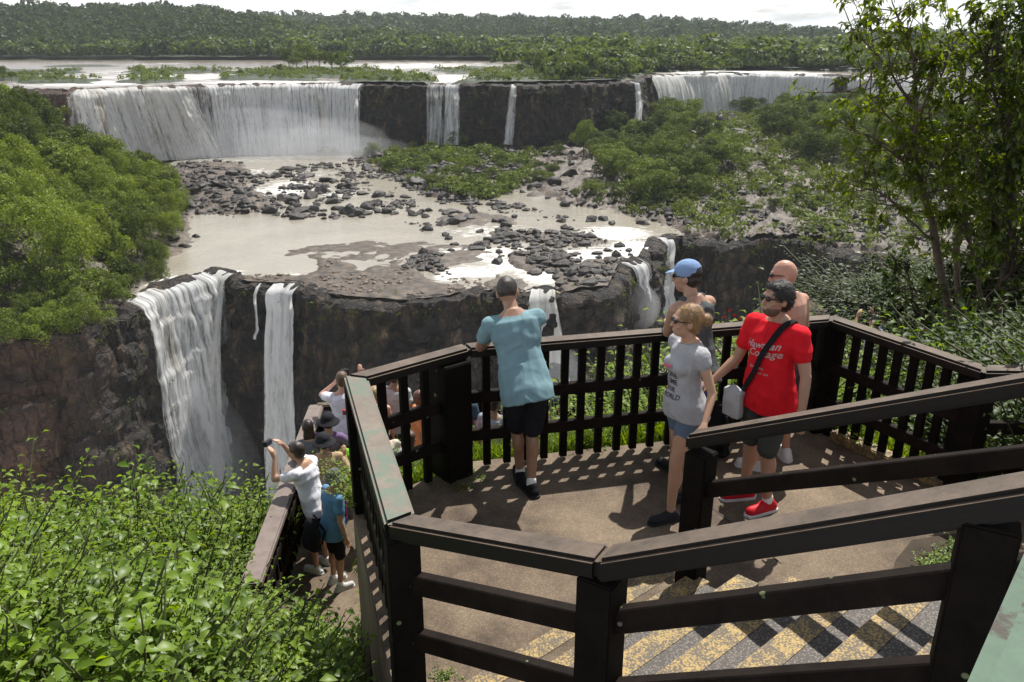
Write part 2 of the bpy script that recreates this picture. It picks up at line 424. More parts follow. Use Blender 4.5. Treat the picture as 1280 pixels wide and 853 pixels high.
def hmid(X, Y):
    X = np.asarray(X, float); Y = np.asarray(Y, float)
    r1 = fbm(X * .05, Y * .03, 1.0); r2 = fbm(X * .3, Y * .22, 2.0); r3 = fbm(X * .9, Y * .7, 4.0)
    h = np.full(X.shape, ZM - .9) + .5 * r2
    def land(pl, rise, top, rough, edge=2.5):
        nonlocal h
        d = sdist(pl, X, Y) + edge * (r1 * 2 + r2 * 1.6)
        z = ZM - .5 + sstep(d / edge / 1.5) * .9 + np.clip(d, 0, None) * rise
        z = np.minimum(z, ZM + top) + rough * (r2 * 1.3 + np.abs(r3) * .8) * sstep(d / edge)
        h = np.where(d > -edge, np.maximum(h, z), h)
    land(PB, .13, 2.6, 1.3, 4); land(PC, .08, 1.3, 1.0, 3)
    land(PD_, .03, .35, .45, 1.6); land(PD2, .03, .4, .3, 1.5); land(PE, .1, 1.4, .6, 1.2); land(PF, .1, 1.4, .6, 1.2); land(PG, .1, 1.8, .6, 1.5); land(PK, .02, .15, .45, 2.5); land(PK2, .02, .12, .45, 3); land(PH, .005, .05, .30, 3)
    land(PA, .075, 16, 1.5, 4)
    dl = sdist(PL, X, Y)
    z = ZM - .5 + np.clip(dl, 0, 60) * .42 + 2.5 * r1 * sstep(dl / 15) + 1.2 * r2
    z = np.minimum(z, ZU + 6 * r1 + 0)
    h = np.where(dl > 0, np.maximum(h, z), h)
    return h
M_CLIFF = mat_cliff()
M_GROUND = mat_rock('river_rock_ground', (.016, .013, .011), (.13, .095, .066), green=1.12, scale=.45)
M_WATER = mat_water('river_water', (.33, .30, .245), foam_lo=.29, bumps=.3, rough=.09, scale=.45)
M_WATERU = mat_water('upper_river_water', (.15, .118, .09), foam_lo=.23, scale=.14, rough=.25)
xs = np.arange(-190, 470, 1.25); nt_ = 300
tt = np.linspace(0, 1, nt_) ** 1.25
X = np.repeat(xs[:, None], nt_, 1); Y = rimY(xs)[:, None] * (1 - tt) + (crestY(xs)[:, None] + 6) * tt
Z = hmid(X, Y)
g = link('riverbed_ground', mesh_np('riverbed_ground', np.stack([X, Y, Z], -1), gridF(len(xs), nt_), M_GROUND, True)); tag(g, kind='structure')
# middle river surface, with foam where it breaks over ledges
def foam_field(X, Y, spots, z):
    f = np.zeros(X.shape)
    for (px, py, rx, ry, a) in spots:
        c = P(px, py, z); ex = abs(P(px + rx, py, z)[0] - c[0]); ey = abs(P(px, py - ry, z)[1] - P(px, py + ry, z)[1]) / 2
        f = np.maximum(f, a * np.clip(1.25 - np.sqrt(((X - c[0]) / ex) ** 2 + ((Y - c[1]) / ey) ** 2), 0, 1))
    return f
spots_m = [(360, 238, 90, 12, .36), (300, 215, 70, 8, .3), (620, 290, 90, 14, .3), (610, 318, 110, 18, .35), (740, 322, 60, 20, .4), (420, 243, 70, 6, .3), (500, 215, 60, 5, .3), (300, 198, 170, 10, .25), (360, 232, 60, 16, .32), (470, 262, 60, 6, .2), (770, 292, 60, 12, .5), (790, 312, 40, 14, .6), (720, 300, 70, 10, .3), (650, 330, 60, 14, .5), (590, 340, 60, 10, .5),
           (560, 345, 24, 10, .5), (680, 345, 40, 14, .5), (280, 344, 30, 8, .6), (210, 350, 60, 8, .45), (358, 348, 22, 8, .6), (450, 290, 160, 20, .08), (545, 232, 50, 8, .15), (380, 218, 90, 10, .22)]
nw = 240; tw = np.linspace(0, 1, nw) ** 1.3
xw = np.arange(-170, 330, 1.5)
Xw = np.repeat(xw[:, None], nw, 1); Yw = (rimY(xw)[:, None] + .3) * (1 - tw) + (crestY(xw)[:, None] + 2) * tw
Zw = ZM + .06 * fbm(Xw * .3, Yw * .3) 
g = link('middle_river_water', mesh_np('middle_river_water', np.stack([Xw, Yw, Zw], -1), gridF(len(xw), nw), M_WATER, True, attr={'foam': foam_field(Xw, Yw, spots_m, ZM)})); tag(g, kind='structure')

# upper plateau: river, islands, far banks
def hup(X, Y):
    X = np.asarray(X, float); Y = np.asarray(Y, float)
    r1 = fbm(X * .012, Y * .012, 5); r2 = fbm(X * .06, Y * .04, 6); r3 = fbm(X * .35, Y * .2, 6)
    h = np.full(X.shape, ZU - .8) + .35 * r3 + .9 * np.clip(r2 - .1, 0, 1)
    def land(pl, top, edge=6):
        nonlocal h
        d = sdist(pl, X, Y) + edge * (r2 * 2)
        h = np.maximum(h, np.where(d > -edge, ZU - .5 + sstep(d / edge) * (top + .5) + .4 * r3, -999))
    for pl, top in UP_LAND: land(pl, top)
    # far bank and hills
    px = 640 + 1024 * X / (Y * CP + 25 * SP)
    shore = np.interp(px, [-300, 0, 400, 640, 700, 1100, 1600], [930, 930, 935, 900, 640, 640, 640])
    d = Y - shore
    hl = np.interp(px, [-600, -100, 60, 180, 250, 330, 420, 640], [55, 54, 55, 57, 53, 36, 22, 0]) * sstep((d - 60) / 640)
    hr = np.interp(px, [100, 300, 640, 800, 900, 1000, 1080, 1400], [60, 60, 52, 46, 34, 14, 2, -2]) * sstep((Y - 1500) / 1400)
    h = np.where(d > 0, np.maximum(h, ZU + 1.5 * sstep(d / 15) + np.maximum(hl, hr) * (1 + .25 * r1)), h)
    return h
UP_LAND = [(poly(q, ZU), t) for q, t in [
    ([(-80, 93), (40, 94), (120, 92), (100, 88), (0, 87), (-80, 88)], .6), ([(140, 94), (230, 93), (300, 90), (260, 86), (170, 87)], .6), ([(560, 93), (640, 93), (650, 86), (590, 83), (540, 87)], .8), ([(330, 101), (400, 102), (410, 99), (350, 98)], .5), ([(60, 84), (150, 84), (150, 81), (60, 81)], .5),
    ([(-60, 104), (0, 102), (40, 105), (130, 106), (135, 101), (60, 97), (0, 95), (-60, 93)], .8),
    ([(140, 103), (180, 105), (240, 101), (235, 97), (180, 96)], .6),
    ([(268, 99), (300, 101), (380, 99), (470, 97), (470, 86), (420, 84), (350, 87), (300, 92)], 1.0),
    ([(415, 104), (470, 106.5), (535, 106.5), (548, 103), (540, 96), (480, 92), (420, 98)], 1.2),
    ([(576, 104), (600, 106.5), (640, 106.5), (720, 106.5), (770, 104.5), (794, 103.2), (806, 97), (830, 91), (900, 88), (900, 84), (700, 78), (640, 82), (600, 92)], 1.6),
    ([(900, 88), (960, 88), (1050, 90), (1150, 92), (1300, 90), (1300, 60), (700, 66), (800, 84)], 1.4),
    ([(880, 92), (940, 91.5), (930, 90), (890, 90)], .5),
]]
xu = np.concatenate([np.arange(-900, -260, 12), np.arange(-260, 420, 3.), np.arange(420, 1300, 12)])
nu = 200; tu = np.linspace(0, 1, nu) ** 2.2
Xu = np.repeat(xu[:, None], nu, 1) * (1 + 2.2 * tu[None, :]); cyu = np.interp(xu, CREST[:, 0], CREST[:, 1]) + 2.0 * fbm(xu * .12, 8.1)
Yu = (cyu[:, None] + .6) * (1 - tu) + 4200 * tu
g = link('upper_plateau_ground', mesh_np('upper_plateau_ground', np.stack([Xu, Yu, hup(Xu, Yu)], -1), gridF(len(xu), nu), mat_rock('plateau_ground', (.02, .026, .012), (.075, .065, .04), green=.55, scale=.1, gcol=(.022, .034, .012)), True)); tag(g, kind='structure')
spots_u = [(250, 96, 260, 7, .28), (520, 82, 150, 6, .28), (120, 104, 120, 6, .35), (330, 103, 140, 3.5, .35), (180, 90, 160, 8, .22), (470, 84, 120, 5, .3), (560, 98, 40, 8, .4), (500, 92, 60, 6, .3), (930, 92, 130, 5, .45), (1100, 96, 60, 3, .4), (200, 80, 60, 2, .2)]
mu = tu < .2
g = link('upper_river_water', mesh_np('upper_river_water', np.stack([Xu[:, mu], Yu[:, mu] - .8, np.full(Xu[:, mu].shape, ZU)], -1), gridF(len(xu), int(mu.sum())), M_WATERU, True,
         attr={'foam': foam_field(Xu[:, mu], Yu[:, mu], spots_u, ZU)})); tag(g, kind='structure')
# gorge floor and the wide ground sheet out to the horizon
def sheet(name, x0, x1, y0, y1, z, mat):
    me = mesh_np(name, [(x0, y0, z), (x1, y0, z), (x1, y1, z), (x0, y1, z)], [(0, 1, 2, 3)], mat); o = link(name, me); tag(o, kind='structure'); return o
sheet('gorge_ground', -900, 900, 18, 620, ZB - 3, M_GROUND)
sheet('horizon_ground', -4200, 4200, 3900, 5000, ZU - 6, mat_simple('far_ground', (.05, .07, .03)))
me = mesh_np('gorge_river_water', [(-400, 30, ZB), (400, 30, ZB), (400, 400, ZB), (-400, 400, ZB)], [(0, 1, 2, 3)], mat_water('gorge_water', (.36, .3, .2), foam_lo=.2), attr={'foam': [.3] * 4})
tag(link('gorge_river_water', me), kind='structure')

# cliffs: blocky basalt curtains hanging from the rims
def blocks(s, z, w, h, seed):
    col = np.floor(s / w + .5 * vn(z / h * .7, seed, 3)); row = np.floor(z / h + hsh(col, seed + 5) )
    return hsh(col, row, seed)
def cliff(name, label, yfun, x0, x1, ztop, zbot, step, depth, talus, cw=3.0, bh=4.5, grp=None, lipz=.35):
    xs = np.arange(x0, x1, .5); ys = yfun(xs)
    seg = np.hypot(np.diff(xs), np.diff(ys)); S = np.concatenate([[0], np.cumsum(seg)])
    s = np.arange(0, S[-1], step); x = np.interp(s, S, xs); y = np.interp(s, S, ys)
    k = max(3, int(3 / step)); ker = np.ones(2 * k + 1) / (2 * k + 1)
    tx = np.convolve(np.gradient(np.pad(x, k, mode='edge')), ker, 'same')[k:-k]; ty = np.convolve(np.gradient(np.pad(y, k, mode='edge')), ker, 'same')[k:-k]
    ln = np.hypot(tx, ty); nx, ny = ty / ln, -tx / ln            # outward, towards the gorge
    nz = int((ztop - zbot) / step); z = np.linspace(ztop + lipz, zbot, nz)
    Sg, Zg = np.meshgrid(s, z, indexing='ij'); dz = ztop - Zg
    bt = blocks(Sg * 0 + s[:, None], Zg * 0, cw * .8, 999, 11) * 2 - 1
    o = depth * (1.5 * blocks(Sg, Zg, cw, bh, 1) + .7 * blocks(Sg, Zg, cw * .45, bh * .5, 2) + 3.2 * blocks(Sg, Zg, cw * 4.5, bh * 3.2, 3) + .9 * fbm(Sg * .4, Zg * .4, 1))
    sd_ = dz / (bh * 2.3) + .35 * fbm(Sg * .05, Sg * 0, 4) + .25 * blocks(Sg, Zg, cw * 1.5, 999, 8); st_ = np.floor(sd_) + sstep((sd_ - np.floor(sd_)) * 6 - 5)
    o += .75 * depth * np.clip(st_, 0, 99)
    o += talus * (dz / (ztop - zbot)) ** 1.5 * (1 + .6 * fbm(Sg * .03, Zg * .03, 9)) + .3
    o *= sstep((dz + .8) / 2.0) * .9 + .1
    o[:, 0] = -1.5
    Zg = Zg + (.9 * blocks(Sg, Sg * 0, cw * .9, 99, 21) + .5 * fbm(Sg * .5, 0, 2) - .35) * depth * sstep(1 - dz / 3)
    V = np.stack([x[:, None] + nx[:, None] * o, y[:, None] + ny[:, None] * o, Zg], -1)
    me = mesh_np(name, V, gridF(len(s), nz)[:, ::-1], M_CLIFF, False)
    ob = link(name, me); tag(ob, label, 'cliff', grp); return (x, y, nx, ny, s, o, z)
lowc = cliff('basalt_cliff', 'dark basalt cliff under the near edge of the middle river', rimY, -168, 290, ZM, ZB - 1, .8, 1.0, 5, cw=2.6, bh=4.2)
upc = cliff('basalt_cliff', 'long dark cliff behind the far waterfalls under the upper river', crestY, -330, 460, ZU, ZM - 2, 1.1, 1.2, 5, cw=4, bh=6)

# ---------------------------------------------------------------- waterfalls
M_FALL = mat_fall('falling_water'); M_FALLB = mat_fall('falling_water_brown', tint=(.95, .95, .91), brown=(.55, .45, .26))
def fall(label, data, x0, x1, ztop, zbot, dens=0.1, leap=1.6, spread=0.0, shift=0.0, mat=None, step=.5, hang=0.0, rag=.25, grp='waterfalls', grow=0.0, taper=0.0):
    """water curtain hanging off the cliff between world x0 and x1"""
    cx, cyy, nx, ny, cs, co, cz = data
    i0, i1 = np.interp(x0, cx, np.arange(len(cx))), np.interp(x1, cx, np.arange(len(cx)))
    n = max(6, int((np.interp(i1, np.arange(len(cx)), cs) - np.interp(i0, np.arange(len(cx)), cs)) / step)); q = np.linspace(i0, i1, n)
    f = lambda a: np.interp(q, np.arange(len(cx)), a)
    nz = max(8, int((ztop - zbot) / (step * 1.6))); z = np.linspace(ztop, zbot, nz)
    Sg, Zg = np.meshgrid(f(cs), z, indexing='ij'); D = ztop - Zg
    # distance of the rock behind, smoothed: water leaves the lip and falls outside it
    rock = np.array([np.interp(-z, -cz, co[max(0, int(round(k)) - 3):int(round(k)) + 4].max(0)) for k in q])
    kk = max(1, int(3.0 / step)) if abs(x1 - x0) < 22 else 1
    rock = np.array([rock[max(0, i - kk):i + kk + 1].max(0) for i in range(n)])
    rm = np.maximum.accumulate(rock, 1)
    ker = np.ones(5) / 5; rm = np.apply_along_axis(lambda a: np.convolve(np.pad(a, 2, mode='edge'), ker, 'valid'), 0, rm)
    o = np.maximum(rm * (1 - hang) + (.35 + .9 * np.minimum(1, D / 3)), .2 + leap * np.sqrt(D / 10)) + .9 * fbm(Sg * .7, Zg * .05, 2) * np.minimum(1, D / 4) + .5 * fbm(Sg * 1.6, Zg * .22, 4) * np.minimum(1, D / 4)
    u = np.linspace(-1, 1, n)[:, None]
    slide = (u * spread + shift) * (D / (ztop - zbot)) ** .8
    fnx, fny = f(nx), f(ny)
    if abs(x1 - x0) < 22: fnx = np.full(n, fnx.mean()); fny = np.full(n, fny.mean()); hh_ = np.hypot(fnx, fny); fnx /= hh_; fny /= hh_
    tx, ty = -fny, fnx
    V = np.stack([f(cx)[:, None] + fnx[:, None] * o + tx[:, None] * slide, f(cyy)[:, None] + fny[:, None] * o + ty[:, None] * slide, Zg + .12], -1)
    # water sheet reaching back over the lip
    V = np.concatenate([V[:, :1] * 1.0, V], 1); V[:, 0, 0] -= fnx * 2.2; V[:, 0, 1] -= fny * 2.2; V[:, 0, 2] = ztop + .12
    V[:, 1, 2] = ztop + .1
    edge = np.clip(1 - (np.abs(u) - (1 - rag)) / rag, 0, 1) + 0 * Zg
    dn = dens - .45 * (1 - edge) + .12 * fbm(Sg * .12, 1.5, 3) * 2 + grow * (D / (ztop - zbot)) - taper * (D / (ztop - zbot)) ** 2.5 - .25 * (1 - edge) * np.abs(fbm(Sg * 1.5, Zg * .4, 6)) * 2
    dn = np.concatenate([dn[:, :1] + .3, dn], 1); su = np.concatenate([Sg[:, :1], Sg], 1); sv = np.concatenate([Zg[:, :1], Zg], 1)
    me = mesh_np('waterfall', V, gridF(n, nz + 1)[:, ::-1], mat or M_FALL, True, attr={'su': su, 'sv': sv, 'dens': dn})
    o_ = link('waterfall', me); tag(o_, label, 'waterfall', grp); return o_
def ux(px, z=ZU, A=CREST, pp=crest_px):      # world x of the crest under a photo column
    yy = np.interp(px, [a for a, b in pp], [b for a, b in pp]); return P(px, yy, z)[0]
def lx(px): return ux(px, ZM, RIM, rim_px)
fall('broad white waterfall at the far left with brown streak at its edge', upc, ux(92), ux(236), ZU, ZM, .14, 6.5, mat=M_FALLB, rag=.12, shift=6, spread=6)
fall('wide far curtain waterfall in the middle left falling into mist', upc, ux(252), ux(458), ZU, ZM, .10, 5.0, rag=.06)
fall('thin greenish veil waterfall between the two broad left curtains', upc, ux(228), ux(258), ZU, ZM, -.12, 1.6, rag=.2)
fall('faint misty waterfall on the far dark cliff, left strand', upc, ux(532), ux(560), ZU, ZM + 5, -.12, 1.6, rag=.3)
fall('bright double strand of water in the centre of the far dark cliff', upc, ux(556), ux(576), ZU, ZM + 5, .12, 2.2, rag=.4, spread=1.2)
fall('lone thin slanting waterfall right of centre on the far dark cliff', upc, ux(638), ux(647), ZU, ZM + 5, .16, 1.6, rag=.5, shift=-3.5, spread=1.5)
fall('thin short waterfall just left of the far right curtain', upc, ux(784), ux(792), ZU, ZM + 8, .14, 1.6, rag=.4, spread=1)
fall('broad cream waterfall at the far right above the green slope', upc, ux(806), ux(908), ZU, ZM, .25, 10, mat=M_FALLB, rag=.06, spread=4)
fall('far right curtain waterfall with dark gaps reaching behind the tall tree', upc, ux(905), ux(1050), ZU, ZM, .14, 7.5, rag=.08)
fall('last curtain of the far waterfalls, seen through the tree branches', upc, ux(1062), ux(1160), ZU, ZM, .06, 6, rag=.2)
# lower falls
fall('stepped veil of the near left waterfall over dark ledges', lowc, lx(158), lx(262), ZM, ZB, .04, 1.2, hang=0.0, rag=.12, step=.4, shift=-3, spread=2)
fall('main tumbling white chute of the near left waterfall', lowc, lx(262), lx(290), ZM, ZB, .55, 8.5, shift=-6, spread=9, mat=M_FALLB, step=.4, rag=.3, grow=.05)
fall('narrow white waterfall between two dark basalt cliffs', lowc, lx(343), lx(375), ZM, ZB, .5, 6.5, shift=1, spread=1.2, step=.4, rag=.25)
fall('small white waterfall behind the man in the light blue shirt', lowc, lx(664), lx(694), ZM, ZB + 18, .5, 5.5, shift=3, spread=6, step=.4, rag=.45, taper=.45, mat=M_FALLB)
fall('low cascade spilling over the ledge left of the tall thin waterfall', lowc, lx(776), lx(800), ZM, ZM - 10, .25, 1.6, step=.4, rag=.6, taper=.55, spread=-2)
fall('tall thin waterfall behind the man in the blue cap', lowc, lx(824), lx(836), ZM, ZB + 10, .55, 3.4, step=.4, rag=.3, spread=1.8, shift=-4)
fall('thin trickle on the dark cliff beside the narrow waterfall', lowc, lx(326), lx(331), ZM, ZM - 13, .05, 1.0, step=.3, rag=.5)

def cliff_plants(data, n, x0, x1, depth_frac, r0, r1, name):
    cx, cy_, nx, ny, cs, co, cz = data; i = RNG.integers(0, len(cx), n * 12); i = i[(cx[i] > x0) & (cx[i] < x1)][:n]; n = len(i)
    j = (RNG.random(n) ** 1.7 * depth_frac * co.shape[1]).astype(int) + 1; j2 = np.minimum(j + 2, co.shape[1] - 1)
    led = co[i, j2] - co[i, j]; k = (led > .25) | (j < 6); i, j = i[k], j2[k]; n = len(i); o = co[i, j]; p0 = np.stack([cx[i] + nx[i] * o, cy_[i] + ny[i] * o, cz[j] + .2], 1)
    nl = 26; r = RNG.uniform(r0, r1, n); d = RNG.normal(size=(n, nl, 3)) * .55; d[:, :, 2] = d[:, :, 2] * .6 - .2; P_ = (p0[:, None] + d * r[:, None, None]).reshape(-1, 3)
    N = RNG.normal(size=(n * nl, 3)); N[:, 2] = np.abs(N[:, 2]) + .4; N = N / np.linalg.norm(N, axis=1, keepdims=True); D_ = np.cross(N, RNG.normal(size=(n * nl, 3))); D_ /= np.linalg.norm(D_, axis=1, keepdims=True); S_ = np.cross(N, D_); s = (np.repeat(r, nl) * RNG.uniform(.25, .6, n * nl))[:, None]
    V = np.stack([P_ - D_ * s * .5, P_ + S_ * s * .3, P_ + D_ * s * .5, P_ - S_ * s * .3], 1); tag(link(name, mesh_np(name, V.reshape(-1, 3), np.arange(len(V) * 4).reshape(-1, 4), mat_leaf('cliff_plant_leaves', (.02, .035, .008), (.13, .17, .035), trans=.3, clump=.2, objvar=0))), kind='stuff')
cliff_plants(lowc, 1500, -110, 260, .55, .3, 1.3, 'cliff_plants'); cliff_plants(upc, 500, -190, 330, .5, .6, 1.8, 'far_cliff_plants')
# ---------------------------------------------------------------- mist and haze
def mist(loc, r, dens, label=None):
    bm = bmesh.new(); bmesh.ops.create_icosphere(bm, subdivisions=3, radius=1); me = bpy.data.meshes.new('mist'); bm.to_mesh(me); bm.free()
    m = bpy.data.materials.new('mist'); m.use_nodes = True; t = m.node_tree; t.nodes.clear()
    out = t.nodes.new('ShaderNodeOutputMaterial'); v = t.nodes.new('ShaderNodeVolumePrincipled')
    v.inputs['Density'].default_value = dens; v.inputs['Color'].default_value = (.95, .97, 1, 1); v.inputs['Anisotropy'].default_value = .2
    t.links.new(v.outputs[0], out.inputs['Volume']); me.materials.append(m)
    o = link('mist', me, loc=loc, scale=r); tag(o, kind='stuff'); return o
c = P(290, 196, ZM)
for dx, dz, rx, rz in ((-62, 2, 34, 12), (-38, 5, 40, 17), (-10, 3, 46, 13), (12, 7, 52, 18), (38, 3, 42, 12), (54, 5, 30, 15), (-20, 1, 60, 6), (30, 1, 56, 6), (70, 2, 26, 8)):
    mist((c[0] + dx, c[1] + 2, ZM + dz), (rx, 14, rz), .010)
c = P(600, 178, ZM + 3); mist((c[0], c[1] + 8, ZM + 8), (60, 14, 20), .006)
c = P(225, 640, ZB + 6); mist((lx(225), rimY(lx(225)) - 14, ZB + 6), (22, 9, 42), .022)
for dx, dz, r_ in ((-8, 0, 9), (2, 8, 12), (9, 2, 8), (-3, 20, 8)): mist((lx(225) + dx, rimY(lx(225)) - 15, ZB + 18 + dz), (r_, 6, r_ * 1.5), .018)
mist((lx(358) + 1, rimY(lx(358)) - 9, ZB + 14), (6, 5, 34), .012)
mist((lx(680) + 1, rimY(lx(680)) - 12, ZB + 30), (13, 8, 28), .05)
mist((lx(790) + 1, rimY(lx(790)) - 5, ZM - 12), (7, 5, 7), .05)
mist((lx(826), rimY(lx(826)) - 8, ZM - 40), (7, 5, 22), .03)
c = P(1150, 120, ZM + 10); mist((ux(1180), crestY(ux(1180)) - 20, ZM + 18), (60, 18, 26), .012)
mist((ux(880), crestY(ux(880)) - 10, ZM + 4), (40, 12, 12), .012)
bm = bmesh.new(); bmesh.ops.create_cube(bm, size=1); me = bpy.data.meshes.new('haze'); bm.to_mesh(me); bm.free()
m = bpy.data.materials.new('haze'); m.use_nodes = True; t = m.node_tree; t.nodes.clear()
out = t.nodes.new('ShaderNodeOutputMaterial'); v = t.nodes.new('ShaderNodeVolumePrincipled'); v.inputs['Density'].default_value = .00005; v.inputs['Color'].default_value = (.86, .93, 1.0, 1)
t.links.new(v.outputs[0], out.inputs['Volume']); me.materials.append(m)
hz = link('haze', me, loc=(0, 2400, 5), scale=(8800, 5400, 262)); tag(hz, kind='stuff')
# ================================================================ VEGETATION AND ROCKS
def unit(v): return v / (np.linalg.norm(v, axis=-1, keepdims=True) + 1e-9)
def rdir(n, up=0.0):
    v = RNG.normal(size=(n, 3)); v = unit(v); v[:, 2] += up; return unit(v)
def quads(Pc, N, D, L_, W):
    """folded rhombic leaves; returns V (n,4,3)"""
    S = unit(np.cross(N, D)); L_ = np.asarray(L_)[:, None]; W = np.asarray(W)[:, None]
    return np.stack([Pc - D * L_ * .5, Pc + S * W * .5 - N * W * .12, Pc + D * L_ * .5, Pc - S * W * .5 - N * W * .12], 1)
def leafmesh(name, Pc, N, D, L_, W, mat):
    V = quads(Pc, N, D, L_, W); n = len(V); return mesh_np(name, V.reshape(-1, 3), np.arange(n * 4).reshape(n, 4), mat)
def bigleaf(name, Pc, N, D, L_, W, mat, droop=.15):
    """pointed leaf of two folded halves with a drooping tip: 8 verts in 4 quads... (base, two widths, tip)"""
    S = unit(np.cross(N, D)); L_ = np.asarray(L_)[:, None]; W = np.asarray(W)[:, None]
    b = Pc; m1 = Pc + D * L_ * .42 + N * L_ * .04; m2 = Pc + D * L_ * .72 - N * L_ * droop * .3; tp = Pc + D * L_ - N * L_ * droop
    l1 = m1 + S * W * .5 + N * W * .16; r1 = m1 - S * W * .5 + N * W * .16; l2 = m2 + S * W * .33 + N * W * .1; r2 = m2 - S * W * .33 + N * W * .1
    V = np.stack([b, l1, m1, r1, l2, m2, r2, tp], 1); n = len(V); q = np.array([[0, 2, 1, 1], [0, 3, 2, 2], [1, 2, 5, 4], [2, 3, 6, 5], [4, 5, 7, 7], [5, 6, 7, 7]])
    tri = np.array([[0, 2, 1], [0, 3, 2], [1, 2, 5], [1, 5, 4], [2, 3, 6], [2, 6, 5], [4, 5, 7], [5, 6, 7]])
    F = (np.arange(n)[:, None, None] * 8 + tri[None]).reshape(-1, 3)
    return mesh_np(name, V.reshape(-1, 3), F, mat, True)
def tube_np(paths, nseg=6):
    """paths: list of (points(k,3), radii(k)) -> V,F"""
    V, F, off = [], [], 0
    for pts, rr in paths:
        pts = np.asarray(pts, float); k = len(pts)
        T = unit(np.gradient(pts, axis=0)); ref = np.array([0.3, .1, 1.0]) if abs(T[0, 2]) < .9 else np.array([1.0, .2, 0])
        A_ = unit(np.cross(T, ref)); B_ = np.cross(T, A_)
        a = np.linspace(0, 2 * np.pi, nseg, endpoint=False)
        R = pts[:, None] + (A_[:, None] * np.cos(a)[None, :, None] + B_[:, None] * np.sin(a)[None, :, None]) * np.asarray(rr)[:, None, None]
        V.append(R.reshape(-1, 3))
        i = np.arange(k - 1)[:, None] * nseg; j = np.arange(nseg)[None]
        f = np.stack([i + j, i + (j + 1) % nseg, i + nseg + (j + 1) % nseg, i + nseg + j], -1).reshape(-1, 4) + off
        F.append(f); off += k * nseg
    return np.concatenate(V), np.concatenate(F)

L_MID = mat_leaf('tree_leaves', (.008, .018, .004), (.16, .215, .03), trans=.25, clump=2.6, objvar=.6)
L_MIDR = mat_leaf('far_slope_leaves', (.010, .022, .006), (.135, .18, .038), trans=.25, clump=1.6, objvar=.5)
L_FAR = mat_leaf('forest_leaves', (.010, .024, .008), (.06, .09, .024), trans=.3, clump=.06, objvar=0, gloss=.02)
L_FARL = mat_leaf('near_forest_leaves', (.018, .036, .01), (.13, .175, .035), trans=.35, clump=.05, objvar=0, gloss=.03)
L_BUSH = mat_leaf('shrub_leaves', (.025, .06, .008), (.21, .31, .03), trans=.45, clump=.9, objvar=.4, gloss=.02)
L_BIG = mat_leaf('broad_leaves', (.03, .075, .008), (.21, .32, .025), trans=.45, clump=1.2, objvar=.3, gloss=.03, rough=.45)
L_TREE = mat_leaf('near_tree_leaves', (.012, .030, .004), (.15, .21, .02), trans=.48, clump=.8, objvar=.2, gloss=.035, rough=.4)
L_GRASS = mat_leaf('grass_blades', (.06, .11, .02), (.24, .33, .06), trans=.4, clump=.5, objvar=0)
M_BARK = mat_simple('bark', (.10, .075, .055), .85, .4, 12, .5, .02)
M_BARKD = mat_simple('dark_bark', (.055, .04, .03), .85, .4, 12, .5, .02)

def crown_mesh(name, nclump, nleaf, lsize, mat, flat=.75, low=-.35, seed=0, vines=False):
    """unit crown: clumps spread over an uneven ellipsoid, leaf quads on each clump"""
    c = rdir(nclump, .45); c[:, 2] = np.maximum(c[:, 2], low); c *= RNG.uniform(.5, .98, (nclump, 1)); c[:, 2] *= flat
    c[0] = 0; rr = RNG.uniform(.14, .34, nclump); rr[0] = .5
    pr = rr ** 2; idx = RNG.choice(nclump, nleaf, p=pr / pr.sum())
    d = rdir(nleaf, .55); p = c[idx] + d * rr[idx][:, None] * RNG.uniform(.72, 1.06, (nleaf, 1))
    if vines:
        k = nleaf // 5; p[:k, 2] -= RNG.exponential(.28, k); 
    N = unit(d + RNG.normal(size=(nleaf, 3)) * .55); D = unit(np.cross(N, RNG.normal(size=(nleaf, 3)))); D[:, 2] -= .35; D = unit(D)
    s = lsize * RNG.uniform(.6, 1.3, nleaf)
    return leafmesh(name, p, N, D, s, s * RNG.uniform(.45, .7, nleaf), mat)
def trunk_mesh(name, h=1.0, r=.05, mat=None):
    paths = [([(0, 0, -.12), (.02, .01, h * .35), (-.02, .03, h * .7), (.01, .0, h * 1.05)], [r, r * .8, r * .6, r * .3])]
    for k in range(5):
        a = random.uniform(0, 6.28); z = h * random.uniform(.4, .8); l = random.uniform(.3, .6)
        paths.append(([(0, 0, z), (math.cos(a) * l * .5, math.sin(a) * l * .5, z + l * .3), (math.cos(a) * l, math.sin(a) * l, z + l * .75)], [r * .45, r * .3, r * .12]))
    V, F = tube_np(paths, 5); return mesh_np(name, V, F, mat or M_BARKD, True)
CR = [crown_mesh('crown', 36, (7500, 5200, 6500, 4000, 6500)[k], (.062, .085, .072, .105, .07)[k], L_MID, .85, -.5, vines=(k % 2 == 0)) for k in range(5)]
CRR = [crown_mesh('crown', 26, 2800, .10, L_MIDR, .75, -.5) for k in range(4)]
CRW = [crown_mesh('crown', 14, 1200, .14, L_MIDR, .6, -.2) for k in range(2)]
TRK = [trunk_mesh('trunk', 1.0, .045) for k in range(3)]
def tree(name, label, x, y, z, r, h, crown, group, stretch=1.0, cat='tree'):
    """h: height of the crown's centre above the ground"""
    root = empty(name, (x, y, z), random.uniform(0, 6.28)); tag(root, label, cat, group)
    c = link('crown', crown, root, (0, 0, h), None, (r, r, r * stretch))
    t_ = link('trunk', random.choice(TRK), root, (0, 0, 0), None, (max(.5, h) * .8, max(.5, h) * .8, h))
    return root
